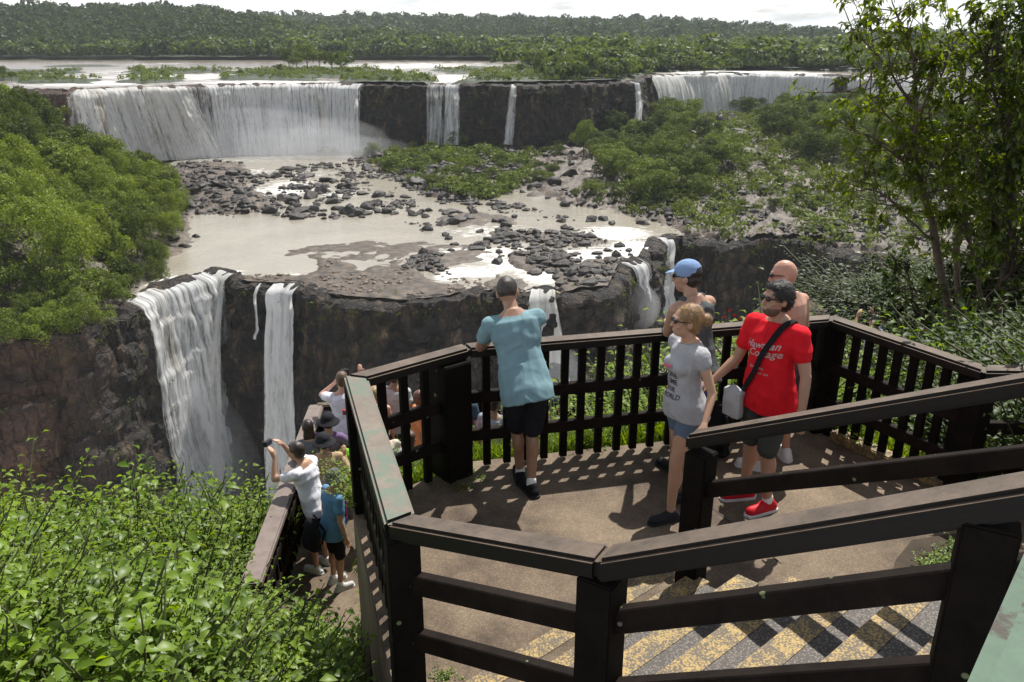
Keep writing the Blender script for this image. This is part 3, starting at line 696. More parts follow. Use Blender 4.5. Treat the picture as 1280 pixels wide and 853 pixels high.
def inpoly_pts(polyp, n, z=ZM, mind=4.0, jit=True):
    """world points inside a polygon, kept mind apart"""
    pw = polyp; xs_ = [p[0] for p in pw]; ys_ = [p[1] for p in pw]; out = []
    tries = 0
    while len(out) < n and tries < n * 60:
        tries += 1
        x = RNG.uniform(min(xs_), max(xs_)); y = RNG.uniform(min(ys_), max(ys_))
        if sdist(pw, np.array([x]), np.array([y]))[0] < 0: continue
        if any((x - a) ** 2 + (y - b_) ** 2 < mind * mind for a, b_ in out): continue
        out.append((x, y))
    return out
def H(x, y): return float(hmid(np.array([x]), np.array([y]))[0])

# --- the wooded left bank above the near falls
band = [p for p in poly([(148, 400), (160, 368), (192, 348), (205, 334), (243, 298), (235, 272), (212, 246), (198, 216), (158, 205), (110, 190), (90, 176), (-120, 168), (-260, 300), (-260, 430), (-60, 434), (60, 415)])]
pts = [p for p in inpoly_pts(band, 420, mind=5.4) if p[1] < crestY(p[0]) - 5 and p[1] < 330] ; pts += [p for p in inpoly_pts([q for q in band if q[1] < 330], 150, mind=6) if all((p[0] - a) ** 2 + (p[1] - b_) ** 2 > 25 for a, b_ in pts)]; pts = pts[:285]
tones = ['bushy tree', 'round crowned tree', 'vine draped tree', 'broad leafy tree']
for i, (x, y) in enumerate(pts):
    de = float(sdist(PL, np.array([x]), np.array([y]))[0]); z = H(x, y)
    r = RNG.uniform(5.2, 9.0) * (1 if de > 7 else .6) * (1 + .2 * (y > 260))
    hh = r * RNG.uniform(.15, 1.35)
    if y < rimY(x) + 1.5: continue
    lab = ['dark', 'vine hung', 'rounded', 'olive', 'feathery'][i % 5] + (' tree' if r > 5 else ' low tree') + (' at the foot' if de < 7 else ' in the middle' if de < 25 else ' high up') + ' of the left bank wood, ' + ('near the chute' if y < 215 else 'beside the calm water' if y < 290 else 'towards the far falls')
    tree('bank_tree', lab, x, y, z - .5, r, hh, CR[i % 5], 'trees of the left bank wood', RNG.uniform(.85, 1.25))
for k in range(34):
    x = -93.5 - 72 * (k / 33) + RNG.uniform(-1, 1); y = float(rimY(x)) + RNG.uniform(1.5, 6); r = RNG.uniform(4, 6.5)
    tree('bank_tree', ['leafy', 'vine hung', 'drooping'][k % 3] + ' tree leaning out over the reddish left cliff, ' + ('close to the falls' if k < 9 else 'midway along' if k < 20 else 'at the left edge'), x, y, ZM - .8, r, r * .35, CR[k % 5], 'trees along the left cliff edge', 1.0)
# --- right slope and middle island
def scatter(pl_px, n, mind, r0, r1, meshes, name, label, group, hk=.9, cat='tree', st=(.8, 1.1), z=ZM, sink=.3):
    for i, (x, y) in enumerate(inpoly_pts(poly(pl_px, z), n, mind=mind)):
        if y > crestY(x) - 6 or y < rimY(x) + 2: continue
        r = RNG.uniform(r0, r1); tree(name, label + (', upper ' if y > 400 else ', middle ' if y > 320 else ', lower ') + ('left' if x < 70 else 'centre' if x < 130 else 'right'), x, y, H(x, y) - sink, r, r * hk * RNG.uniform(.8, 1.25), meshes[i % len(meshes)], group, RNG.uniform(*st), cat)
scatter([(728, 160), (722, 205), (748, 240), (800, 262), (880, 258), (930, 245), (915, 215), (870, 185), (850, 165), (790, 150)], 70, 8, 6, 10, CRR, 'slope_tree', 'rounded bright green tree in the grove right of the far falls', 'grove right of the dark cliff', .75)
scatter([(712, 128), (705, 180), (735, 215), (760, 190), (745, 140)], 10, 7, 6, 9, CRR, 'slope_tree', 'dark green tree against the end of the far dark cliff', 'trees at the end of the cliff', 1.2, st=(1.1, 1.5))
scatter([(925, 165), (950, 215), (1000, 245), (1060, 262), (1120, 280), (1270, 300), (1270, 130), (1050, 130), (915, 145)], 280, 5.6, 6, 11, CRR, 'slope_tree', 'green tree on the slope below the far right falls', 'trees of the right slope', .6)
scatter([(840, 262), (900, 275), (1000, 290), (1180, 300), (1180, 262), (1040, 240), (940, 228)], 46, 6, 1.6, 3.6, CRW, 'slope_bush', 'low olive bush on the bare brown rock of the right shelf', 'bushes of the rock shelf', .4, 'bush')
scatter([(445, 186), (470, 214), (530, 240), (590, 246), (650, 238), (700, 230), (710, 185), (640, 176), (500, 174)], 120, 4, 1.8, 4.6, CRR, 'island_bush', 'dark rounded bush on the rocky island below the cliff', 'bushes of the rocky island', .5, 'bush', (.7, 1.0))
for px, py, r in [(412, 193, 6), (490, 178, 7), (466, 196, 6), (570, 192, 9), (684, 190, 6), (520, 188, 5), (745, 250, 6), (762, 232, 7), (640, 190, 5)]:
    x, y, z = P(px, py, ZM); tree('island_bush', 'large domed bush rising out of the mist below the cliff', x, y, H(x, y) - 1, r, r * .45, CRR[px % 4], 'large domed bushes below the cliff', .75, 'bush')
scatter([(700, 248), (760, 262), (850, 275), (900, 262), (860, 245), (740, 240)], 22, 6, 2, 4.5, CRW, 'slope_bush', 'pale willowy bush at the foot of the green grove', 'pale bushes by the water', .5, 'bush')

# --- boulders
def rock_mesh(seed, sub=3):
    bm = bmesh.new(); bmesh.ops.create_icosphere(bm, subdivisions=sub, radius=1)
    V = np.array([v.co for v in bm.verts])
    planes = rdir(15); offs = RNG.uniform(.48, .85, 15)
    for p_, o_ in zip(planes, offs):
        dd = V @ p_; V = V - np.clip(dd - o_, 0, None)[:, None] * p_ * .98
    V *= (1 + .16 * fbm(V[:, 0] * 1.7 + seed * 9, V[:, 1] * 1.7, V[:, 2] * 1.7))[:, None]
    for v, c in zip(bm.verts, V): v.co = c
    me = bpy.data.meshes.new('boulder'); bm.to_mesh(me); bm.free(); return me
M_BLACK = mat_rock('black_basalt', (.007, .006, .006), (.045, .037, .031), green=1.2, scale=1.2)
RK = [rock_mesh(k) for k in range(7)]
for r_ in RK: r_.materials.append(M_BLACK)
ROCKS = [((208, 208, 350, 272), 70, .8, 2.4), ((350, 205, 470, 270), 46, .8, 2.6), ((455, 190, 720, 252), 90, 1.0, 2.8), ((470, 262, 530, 273), 7, .8, 1.6), ((342, 262, 420, 275), 10, .8, 1.7), ((420, 262, 540, 276), 12, .7, 1.9), ((545, 250, 640, 300), 18, .8, 2.0), ((560, 290, 700, 330), 12, .7, 1.7), ((690, 300, 700, 316), 1, 1, 2.2), ((600, 255, 740, 300), 8, .8, 1.9),
         ((700, 248, 860, 282), 24, .6, 1.8), ((205, 262, 246, 310), 10, .7, 1.7), ((860, 150, 940, 240), 40, 1.5, 4.0), ((850, 245, 1120, 300), 30, .7, 2.6)]
cnt = 0
pts0 = []
ZN = ['on the left rock bank below the far falls', 'in the shallows under the middle of the far falls', 'on the bushy island below the dark cliff', 'in the line of rocks left of mid river', 'at the tip of the left rock bank', 'in the chain across the calm pool', 'in the channel right of the calm pool', 'on the ledges above the small falls', 'beside the low cascade', 'along the right hand shore', 'at the foot of the green grove', 'at the water edge under the left wood', 'in the stone run below the far right falls', 'on the bare right shelf']
for zi, ((x0, y0, x1, y1), n, r0, r1) in enumerate(ROCKS):
    for k in range(n):
        px, py = RNG.uniform(x0, x1), RNG.uniform(y0, y1)
        x, y, z = P(px, py, ZM); h = H(x, y)
        if n > 60 and h < ZM - .3 and RNG.random() < .75: continue
        if cnt > 292: continue
        r = (r0 + (r1 - r0) * RNG.random() ** 1.6) * 1.6
        if any((x - a) ** 2 + (y - b_) ** 2 < (r + c_) ** 2 * .3 for a, b_, c_ in pts0): continue
        pts0.append((x, y, r)); cnt += 1
        o = link('boulder', RK[cnt % 7], None, (x, y, max(h, ZM) + r * .12), (RNG.uniform(-.3, .3), RNG.uniform(-.3, .3), RNG.uniform(0, 6.28)), (r * RNG.uniform(.9, 1.5), r, r * RNG.uniform(.55, .85)))
        tag(o, ('big' if r > 2.6 else 'small' if r < 1.5 else 'middling') + ' dark boulder ' + ZN[zi], 'boulder', 'boulders of the middle river')
for (px, py, r, s, lab) in [(842, 138, 7, .7, 'angular dark crag left of the far right falls, lit on top'), (857, 146, 6, .7, 'smaller crag beside the angular one under the far right falls'), (908, 150, 5, 1.6, 'upright rock pinnacle in front of the far right falls')]:
    x, y, z = P(px, py, -46); o = link('crag', RK[(px + 1) % 7], None, (x, y, -47), (.3, .2, px), (r * 1.3, r, r * s)); tag(o, lab, 'rock')

def rubble(name, polys, n, r0, r1, mat, cond=None):
    bm = bmesh.new(); bmesh.ops.create_icosphere(bm, subdivisions=1, radius=1); bv = np.array([v.co for v in bm.verts]); bf = np.array([[v.index for v in f.verts] for f in bm.faces]); bm.free()
    P_ = []
    for pl, wgt in polys:
        xs1 = [p[0] for p in pl]; ys1 = [p[1] for p in pl]; k = int(n * wgt * 4); X = RNG.uniform(min(xs1), max(xs1), k); Y = RNG.uniform(min(ys1), max(ys1), k)
        q = (sdist(pl, X, Y) > -3) & (fbm(X * .09, Y * .06, 5) > -.08) & (Y < crestY(X) - 4) & (Y > rimY(X) + .8); X, Y = X[q][:int(n * wgt)], Y[q][:int(n * wgt)]; P_.append(np.stack([X, Y], 1))
    P_ = np.concatenate(P_); n = len(P_); Z = np.maximum(hmid(P_[:, 0], P_[:, 1]), ZM); r = r0 + (r1 - r0) * RNG.random(n) ** 2.5
    a = RNG.uniform(0, 6.28, n); sc = np.stack([r * RNG.uniform(.8, 1.6, n), r, r * RNG.uniform(.5, .9, n)], 1)
    V = bv[None] * (1 + RNG.uniform(-.32, .25, (n, len(bv), 1))) * sc[:, None]; c, s_ = np.cos(a)[:, None], np.sin(a)[:, None]
    V = np.stack([V[..., 0] * c - V[..., 1] * s_, V[..., 0] * s_ + V[..., 1] * c, V[..., 2]], -1) + np.stack([P_[:, 0], P_[:, 1], Z + r * .1], 1)[:, None]
    F = (bf[None] + (np.arange(n) * len(bv))[:, None, None]).reshape(-1, 3)
    tag(link(name, mesh_np(name, V.reshape(-1, 3), F, mat, False)), kind='stuff')
rubble('river_rubble', [(PB, .3), (PC, .12), (PE, .02), (PF, .02), (PG, .02), (poly([(350, 210), (470, 200), (500, 235), (450, 270), (350, 272)]), .1), (poly([(690, 240), (860, 285), (1000, 300), (1150, 310), (1150, 270), (900, 245), (760, 245)]), .2), (poly([(860, 150), (940, 150), (960, 240), (880, 230)]), .14), (poly([(470, 252), (620, 250), (740, 285), (720, 312), (560, 300)]), .08), (poly([(560, 305), (760, 300), (800, 325), (700, 345), (560, 330)]), .025), (poly([(440, 180), (700, 180), (720, 200), (460, 200)]), .1)], 5200, .35, 1.9, M_BLACK)
rubble('shelf_stones', [(poly([(840, 295), (1100, 300), (1200, 320), (1200, 250), (900, 245)]), .6), (PD_, .4)], 1200, .15, .7, mat_rock('brown_stone', (.06, .045, .035), (.24, .18, .13), green=1.3, scale=1.0))
# --- far forests as masses
def forest(name, region, n, r0, r1, mat, hfun, nl=36, lift=.4, keep=None):
    x0, x1, y0, y1 = region; X = RNG.uniform(x0, x1, n * 3); nl = int(nl * 2.2); Y = y0 + (y1 - y0) * RNG.random(n * 3)
    if keep is not None:
        k = keep(X, Y); X, Y = X[k], Y[k]
    X, Y = X[:n], Y[:n]; n = len(X); Z = hfun(X, Y); r = RNG.uniform(r0, r1, n) * (1 + .5 * (RNG.random(n) < .08))
    d = rdir(n * nl, .5).reshape(n, nl, 3); d[:, :, 2] = np.abs(d[:, :, 2]) * 1.1 - .15
    bump_ = RNG.uniform(.75, 1.1, (n, nl, 1)); p = np.stack([X, Y, Z + r * lift * 2], 1)[:, None] + d * bump_ * r[:, None, None] * np.array([1, 1, .95])
    p = p.reshape(-1, 3); N = unit(d.reshape(-1, 3) + RNG.normal(size=(n * nl, 3)) * .45); D = unit(np.cross(N, RNG.normal(size=(n * nl, 3))))
    s = np.repeat(r, nl) * RNG.uniform(.28, .6, n * nl); me = leafmesh(name, p, N, D, s, s * .75, mat); o = link(name, me); tag(o, kind='stuff'); return o
pxof = lambda X, Y: 640 + 1024 * X / (Y * CP + 25 * SP)
forest('left_hill_forest', (-900, 60, 935, 1750), 6500, 5, 9, L_FAR, hup, 30)
forest('far_ridge_forest', (-1500, 1500, 1850, 3250), 7500, 10, 17, L_FAR, hup, 30)
forest('far_bank_forest', (-420, 900, 640, 1900), 5200, 5.5, 9.5, L_FARL, hup, 32, keep=lambda X, Y: (pxof(X, Y) > 330) & (hup(X, Y) > ZU + .9))
forest('far_shore_forest', (-620, 120, 905, 1010), 1300, 5, 8.5, L_FARL, hup, 36, keep=lambda X, Y: (hup(X, Y) > ZU + .9))
forest('plateau_woods', (20, 520, 440, 760), 2200, 3.0, 6, L_FARL, hup, 60, keep=lambda X, Y: (pxof(X, Y) > 600) & (hup(X, Y) > ZU + .5) & (Y > crestY(X) + 8))
forest('island_scrub', (-330, 140, 440, 640), 1700, .8, 2.2, mat_leaf('scrub_leaves', (.05, .08, .02), (.17, .21, .06), trans=.35, clump=.08, objvar=0), hup, 16, lift=.3, keep=lambda X, Y: (hup(X, Y) > ZU + .05) & (Y > crestY(X) + 3))
forest('cliff_edge_scrub', (-320, 330, 395, 480), 500, .8, 2.4, L_FARL, hup, 24, lift=.2, keep=lambda X, Y: (hup(X, Y) > ZU + .2) & (Y > crestY(X) + 1) & (Y < crestY(X) + 16))
forest('shelf_scrub', (40, 420, 235, 560), 9500, .7, 2.8, L_MIDR, lambda X, Y: hmid(X, Y), 10, lift=.2, keep=lambda X, Y: (sdist(PA, X, Y) > 3) & (fbm(X * .07, Y * .06, 3) > -.12 - .4 * (Y > 300)) & (Y < crestY(X) - 5))
forest('island_growth', (-60, 80, 270, 430), 3600, .8, 2.8, L_MIDR, lambda X, Y: hmid(X, Y), 10, lift=.2, keep=lambda X, Y: (sdist(PB, X, Y) > 1) & (fbm(X * .08, Y * .06, 7) > -.05) & (Y < crestY(X) - 5))
forest('rim_scrub', (-90, 260, 190, 262), 700, .15, .5, L_BUSH, lambda X, Y: hmid(X, Y), 14, lift=.2, keep=lambda X, Y: (hmid(X, Y) > ZM + .15) & (Y < rimY(X) + 9) & (Y > rimY(X) + .2) & (fbm(X * .1, Y * .1, 9) > .0))
for px, py, r in [(362, 88, 8), (385, 90, 10), (400, 90, 8), (415, 93, 8), (372, 92, 6), (428, 94, 6), (425, 84, 6), (350, 94, 3.5), (5, 101, 4), (15, 103, 3), (440, 98, 3.5), (668, 98, 7), (690, 100, 6), (705, 102, 7), (730, 101, 5), (650, 96, 4), (80, 99, 2.5), (205, 98, 2.5), (300, 97, 2.5), (498, 100, 3)]:
    x, y, z = P(px, py, ZU); tree('island_tree', 'small open tree standing on a grassy island above the falls', x, y, ZU, r, r * 1.25, CRR[px % 4], 'trees of the islands above the falls', .9)

# ================================================================ NEAR GROUND AND PLANTS
terrw = [(-1.2, 5.5), (-.36, 6.2), (2.9, 6.92), (3.6, 5.6), (5.6, 4.95), (5.6, 1), (-.5, 1), (-.6, 3.6)]
platw = [(-2.97, 6.8), (-3.02, 11.4), (2, 12.3), (4, 14), (7.6, 15.6), (8.6, 13), (5, 10.9), (1, 9.1), (-.9, 7.7), (-1.6, 6.9)]
def gnear(X, Y):
    X = np.asarray(X, float); Y = np.asarray(Y, float); n = fbm(X * .6, Y * .6, 2)
    gl = -.25 + .55 * sstep((-X - 1.3) / .8) * sstep((6.5 - Y) / 2) - 2.9 * sstep((Y - 2.2) / 4.6) - .25 * np.clip(-X - 3, 0, 3)
    dt = np.clip(-sdist(terrw, X, Y), 0, None); gb = -.12 - 2.95 * sstep((dt - .1) / 2.0)
    g = np.where(((X < -.4) & (Y < 5.7)) | (X < -1.15), gl, gb)
    g = np.where(X > 3.2, np.maximum(g, -.9 - .28 * (Y - 6)), g)
    dp = -sdist(platw, X, Y)                         # outside the platform the bank falls away
    out = np.clip(Y - (8.2 + np.where(X > -3, 4.5, 0) + 8 * sstep((X - 4) / 3)), 0, None)
    g = g - .55 * out - .05 * out ** 2 - .25 * np.clip(-X - 6, 0, None)
    inside = sdist(platw, X, Y) > -.4
    g = np.where(inside, np.minimum(g, -3.1), g)
    g = np.where(sdist(terrw, X, Y) > -.05, -.6, g)
    g = np.where(Y > 22, g - 6 * (Y - 22), g)
    return np.maximum(g + .12 * n, ZB - 4)
xs_ = np.arange(-14, 22, .16); ys_ = np.concatenate([np.arange(-3, 22, .16), np.arange(22, 46, 1.5)])
Xn, Yn = np.meshgrid(xs_, ys_, indexing='ij')
M_SOIL = mat_simple('bank_soil', (.045, .032, .02), .9, .5, 3, .6, .05)
o = link('bank_ground', mesh_np('bank_ground', np.stack([Xn, Yn, gnear(Xn, Yn)], -1), gridF(len(xs_), len(ys_)), M_SOIL, True)); tag(o, kind='structure')
def G(x, y): return float(gnear(np.array([x]), np.array([y]))[0])

def shrub_mesh(nst, h, spread, nl, ll, lw, mat, flowers=0):
    """stems fanning out with leaves in alternate pairs along them"""
    paths = []; Pc, N, D, Ls = [], [], [], []
    for s in range(nst):
        a = RNG.uniform(0, 6.28); tl = RNG.uniform(.15, 1) * spread; hh = h * RNG.uniform(.6, 1.05)
        k = 7; t_ = np.linspace(0, 1, k); bx = math.cos(a) * tl; by = math.sin(a) * tl; r0 = spread * .35
        base = np.array([math.cos(a + 1) * r0 * RNG.random(), math.sin(a + 1) * r0 * RNG.random(), 0])
        pts = base + np.stack([bx * t_ ** 1.4, by * t_ ** 1.4, hh * (t_ - .12 * t_ ** 3)], 1) + RNG.normal(size=(k, 3)) * .02 * h * t_[:, None]
        paths.append((pts, np.linspace(.012, .003, k) * (h ** .5)))
        for j in range(nl):
            q = .2 + .8 * (j + RNG.random()) / nl; p = np.array([np.interp(q, t_, pts[:, i]) for i in range(3)])
            aa = j * 2.4 + RNG.normal() * .4; out = np.array([math.cos(aa), math.sin(aa), RNG.uniform(-.1, .45)]); out = out / np.linalg.norm(out)
            p = p + out * RNG.uniform(.0, .12) * spread
            n_ = np.array([RNG.normal() * .35, RNG.normal() * .35, 1.0]); n_ = n_ - out * (n_ @ out); n_ /= np.linalg.norm(n_)
            Pc.append(p); N.append(n_); D.append(out); Ls.append(ll * RNG.uniform(.4, 1.3) * (1.15 - .4 * q))
    Pc, N, D, Ls = map(np.array, (Pc, N, D, Ls)); me = bigleaf('foliage', Pc, N, D, Ls, Ls * lw, mat, .2)
    V, F = tube_np(paths, 4); return me, mesh_np('stem', V, F, M_STEM, True)
M_STEM = mat_simple('green_stem', (.07, .08, .03), .7)
SB = [shrub_mesh(26, 1.0, .6, 28, .105, .52, L_BIG) for k in range(4)]       # broad leaved plants near the camera
SF = [shrub_mesh(26, 1.0, .6, 42, .06, .5, L_BUSH) for k in range(4)]       # finer shrubs
L_DARK = mat_leaf('shade_toned_leaves', (.006, .016, .003), (.05, .085, .013), trans=.35, clump=1.2, objvar=.5, gloss=.03)  # darkened leaf colour: the shade under the right-hand trees is put into it
SDN = [shrub_mesh(60, 1.0, .75, 46, .055, .5, L_BUSH) for k in range(3)]
SDK = [shrub_mesh(70, 1.0, .85, 50, .06, .55, L_DARK) for k in range(3)]     # dense big bushes
SW = [shrub_mesh(12, .5, .4, 12, .10, .5, L_BIG) for k in range(2)]          # low weeds
LIMX = [-100, 0, 50, 100, 140, 180, 220, 260, 300, 320, 345, 375, 420, 480, 520]
LIMN = [650, 690, 690, 700, 700, 695, 710, 725, 745, 760, 775, 775, 770, 770, 810]
LIMF = [588, 582, 572, 616, 622, 596, 570, 612, 630, 560, 528, 700, 720, 720, 760]
def gap(x, y): return .365 < x / (y * CP + (EYE + 2) * SP) < .49        # the opening through which the lower visitors show
def behind(x, y): return y > float(np.interp(x, [-3, 1, 5, 8.6], [7.7, 9.1, 10.9, 13]))
def plant(name, label, x, y, mesh, sc, group, zs=1.0, z=None):
    root = empty(name, (x, y, (G(x, y) if z is None else z) - .05), RNG.uniform(0, 6.28)); tag(root, label, 'shrub', group)
    
    px_ = 640 + 1024 * x / (y * CP + (EYE - G(x, y) - .5) * SP); hh = 1.02 * sc * zs
    if z is None and name != 'low_weed':
        if px_ < 520: lim = np.interp(px_, LIMX, LIMN if y < 6.9 else LIMF)
        elif behind(x, y): lim = np.interp(px_, [520, 860, 930, 1010, 1050, 1100, 1280], [520, 450, 420, 390, 345, 300, 300]) + RNG.uniform(0, 50)
        else: lim = np.interp(px_, [520, 660, 665, 718, 725, 770, 800, 850, 890, 925, 960, 1000, 1010, 1100, 1115, 1150, 1280], [560, 560, 525, 525, 480, 420, 392, 398, 392, 352, 362, 365, 490, 500, 430, 360, 340]) + RNG.uniform(0, 60)
        d_ = ray(px_, lim); top = EYE + d_[2] / d_[1] * y; avail = top - root.location.z
        hh = max(.12, min(hh, avail) if not (name.startswith('tall') or px_ < 345 or name == 'leafy_plant') else avail * (RNG.uniform(.72, 1.04) if px_ < 520 else 1))
        if name == 'leafy_plant': hh = min(hh, 1.45)
        if hh > 1.3 * sc: sc = hh / 1.3
        if hh < .45 * sc: sc = max(.3, hh / .45)
        zs = hh / sc / 1.02
    root.scale = (sc, sc, sc * zs); link('foliage', mesh[0], root); link('stem', mesh[1], root); return root
def clear(x, y, m=.25): return sdist(terrw, np.array([x]), np.array([y]))[0] < -m and sdist(platw, np.array([x]), np.array([y]))[0] < -m
def nlab(lab, x, y):
    w = lab.split(); q = ['first', 'second', 'third', 'fourth', 'fifth', 'sixth'][int(abs(x) * 1.7) % 6]; a = 'nearer' if (x * x + y * y) < 64 else 'farther'
    return lab if len(w) > 14 else lab + ', ' + a if len(w) > 13 else lab + ', ' + a + (' left' if x < -3 else ' middle' if x < 3 else ' right') if len(w) > 12 else lab + ', ' + a + ' ' + ('far left' if x < -5.5 else 'left' if x < -3.5 else 'inner left' if x < -1 else 'middle' if x < 3 else 'right' if x < 8 else 'far right') + (' back' if y % 2 > 1 else ' front')
def fill(n, x0, x1, y0, y1, meshes, s0, s1, name, label, group, mind, zs=(.9, 1.2), m=.3, cond=None):
    pts = []; tries = 0
    while len(pts) < n and tries < n * 40:
        tries += 1; x, y = RNG.uniform(x0, x1), RNG.uniform(y0, y1)
        if not clear(x, y, m) or (cond and not cond(x, y)): continue
        if any((x - a) ** 2 + (y - b_) ** 2 < mind * mind for a, b_ in pts): continue
        pts.append((x, y)); plant(name, nlab(label, x, y), x, y, meshes[len(pts) % len(meshes)], RNG.uniform(s0, s1), group, RNG.uniform(*zs))
fill(135, -4.4, -1.0, 2.6, 6.6, SB + SB + SDN, .7, 1.05, 'leafy_plant', 'broad leaved bright green plant in the thicket at the lower left', 'broad leaved thicket at the lower left', .22, m=.35, cond=lambda x, y: x < -1.25 - (y < 4.4) * .1)
fill(30, -4.0, -1.3, 3.0, 6.8, SDN, .7, 1.1, 'fine_shrub', 'fine leaved shrub between the broad leaved plants at the lower left', 'fine shrubs in the lower left thicket', .5, m=.4)
fill(60, -8.2, -3.3, 5.0, 9.5, SB + SF, .9, 1.5, 'leafy_shrub', 'leafy green shrub on the bank left of the lower platform', 'shrubs on the left bank below the terrace', .55, m=.3)
fill(40, -9.5, -3.4, 9.0, 13.0, SF, 1.0, 1.7, 'leafy_shrub', 'fine leaved shrub at the brink of the gorge, lower left', 'shrubs at the brink of the gorge', .7, m=.3)
fill(60, -2.5, -1.0, 4.0, 6.85, SW + SDN[:2], .5, .9, 'low_weed', 'low weedy plant beside the terrace wall under the green topped fence', 'weeds beside the terrace wall', .25, m=.12)
fill(110, -1.2, 5.5, 6.5, 9.8, SF, .45, .85, 'leafy_shrub', 'small green shrub on the bank seen through the back fence', 'shrubs behind the back fence', .3, m=.25, cond=lambda x, y: y < 7.0 + max(0, x) * .9 + 1.0)
fill(46, .6, 5.6, 7.0, 10.6, SDN + SF, 1.2, 1.9, 'tall_shrub', 'taller leafy shrub rising above the back fence rail', 'tall shrubs behind the back fence', .5, (1.0, 1.3), m=.6, cond=lambda x, y: not behind(x, y) and y > 7.2 + x * .1 and not gap(x, y))
fill(90, 4.6, 11, 5.4, 12.5, SDK, 1.5, 2.2, 'dense_bush', 'dense dark leafy bush under the trees at the right', 'dense bushes under the right hand trees', .7, (1.0, 1.3), m=.2, cond=lambda x, y: not behind(x, y) and x > 4.4 + (y - 5.5) * .25 and not gap(x, y))
fill(90, 2.0, 17, 12.5, 19, SDK, 2.4, 3.2, 'tall_bush', 'tall leafy bush beyond the lower platform on the right', 'tall bushes beyond the lower platform', 1.0, (1.0, 1.3), m=1.7, cond=lambda x, y: behind(x, y) and y < 19 and x > 2.2)
fill(26, .5, 5, 11.5, 14.5, SDN, 1.6, 2.2, 'brink_bush', 'leafy bush at the brink beyond the lower platform fence', 'bushes at the brink beyond the platform', .8, (1.0, 1.3), m=.3, cond=lambda x, y: behind(x, y))
fill(26, 3.9, 5.0, 5.3, 6.6, SW + SF[:1], .7, 1.1, 'low_weed', 'low weed below the yellow curb at the right fence', 'weeds below the yellow curb', .25, m=.1)
for k, (px, py) in enumerate([(1165, 706), (1178, 700), (1190, 690), (1200, 712), (1172, 722), (1205, 695), (1185, 716), (1160, 716)]):
    x, y, z = P(px, py, 0); plant('grass_tuft', 'tuft of grass on the dirt patch beside the steps', x, y, SW[k % 2], .32, 'grass tufts beside the steps', z=.0)
for k, (px, py) in enumerate([(548, 846), (560, 850), (577, 612), (600, 600), (560, 600), (590, 590)]):
    x, y, z = P(px, py, 0); plant('grass_tuft', 'small weed growing out of the terrace edge', x, y, SW[k % 2], .22, 'weeds in the terrace edge', z=.0)
# dirt patch right of the steps
mb = MB(); q = [P(a, b_, 0)[:2] for a, b_ in [(1105, 745), (1120, 700), (1140, 676), (1230, 662), (1290, 690), (1290, 760), (1200, 800)]]; mb.prism(q, 0.001, .006)
tag(mb.build('dirt_patch', M_SOIL), kind='structure')
# ground cover
n = 42000; X_ = RNG.uniform(-9, 9, n * 2); Y_ = RNG.uniform(1.5, 13, n * 2)
k = (sdist(terrw, X_, Y_) < -.08) & (sdist(platw, X_, Y_) < -.05); X_, Y_ = X_[k][:n], Y_[k][:n]; n = len(X_)
Z_ = gnear(X_, Y_) + RNG.uniform(0, .22, n); D = rdir(n, .5); N = unit(np.cross(D, RNG.normal(size=(n, 3)))); N = N * np.sign(N[:, 2:3]); s = RNG.uniform(.04, .11, n)
me = bigleaf('ground_cover', np.stack([X_, Y_, Z_], 1), N, D, s, s * .5, L_BUSH); tag(link('ground_cover', me), kind='stuff')
n = 26000; X_ = RNG.uniform(-1.5, 5.2, n * 2); Y_ = RNG.uniform(5.4, 8.4, n * 2)
k = (sdist(terrw, X_, Y_) < -.04) & (sdist(platw, X_, Y_) < -.05) & (sdist(terrw, X_, Y_) > -1.5); X_, Y_ = X_[k][:n], Y_[k][:n]; n = len(X_)
D = rdir(n, 1.4); N = unit(np.cross(D, RNG.normal(size=(n, 3)))); s = RNG.uniform(.12, .34, n); Z_ = gnear(X_, Y_) + s * .4
me = leafmesh('tall_grass', np.stack([X_, Y_, Z_], 1), N, D, s, np.full(n, .014), L_GRASS); tag(link('tall_grass', me), kind='stuff')

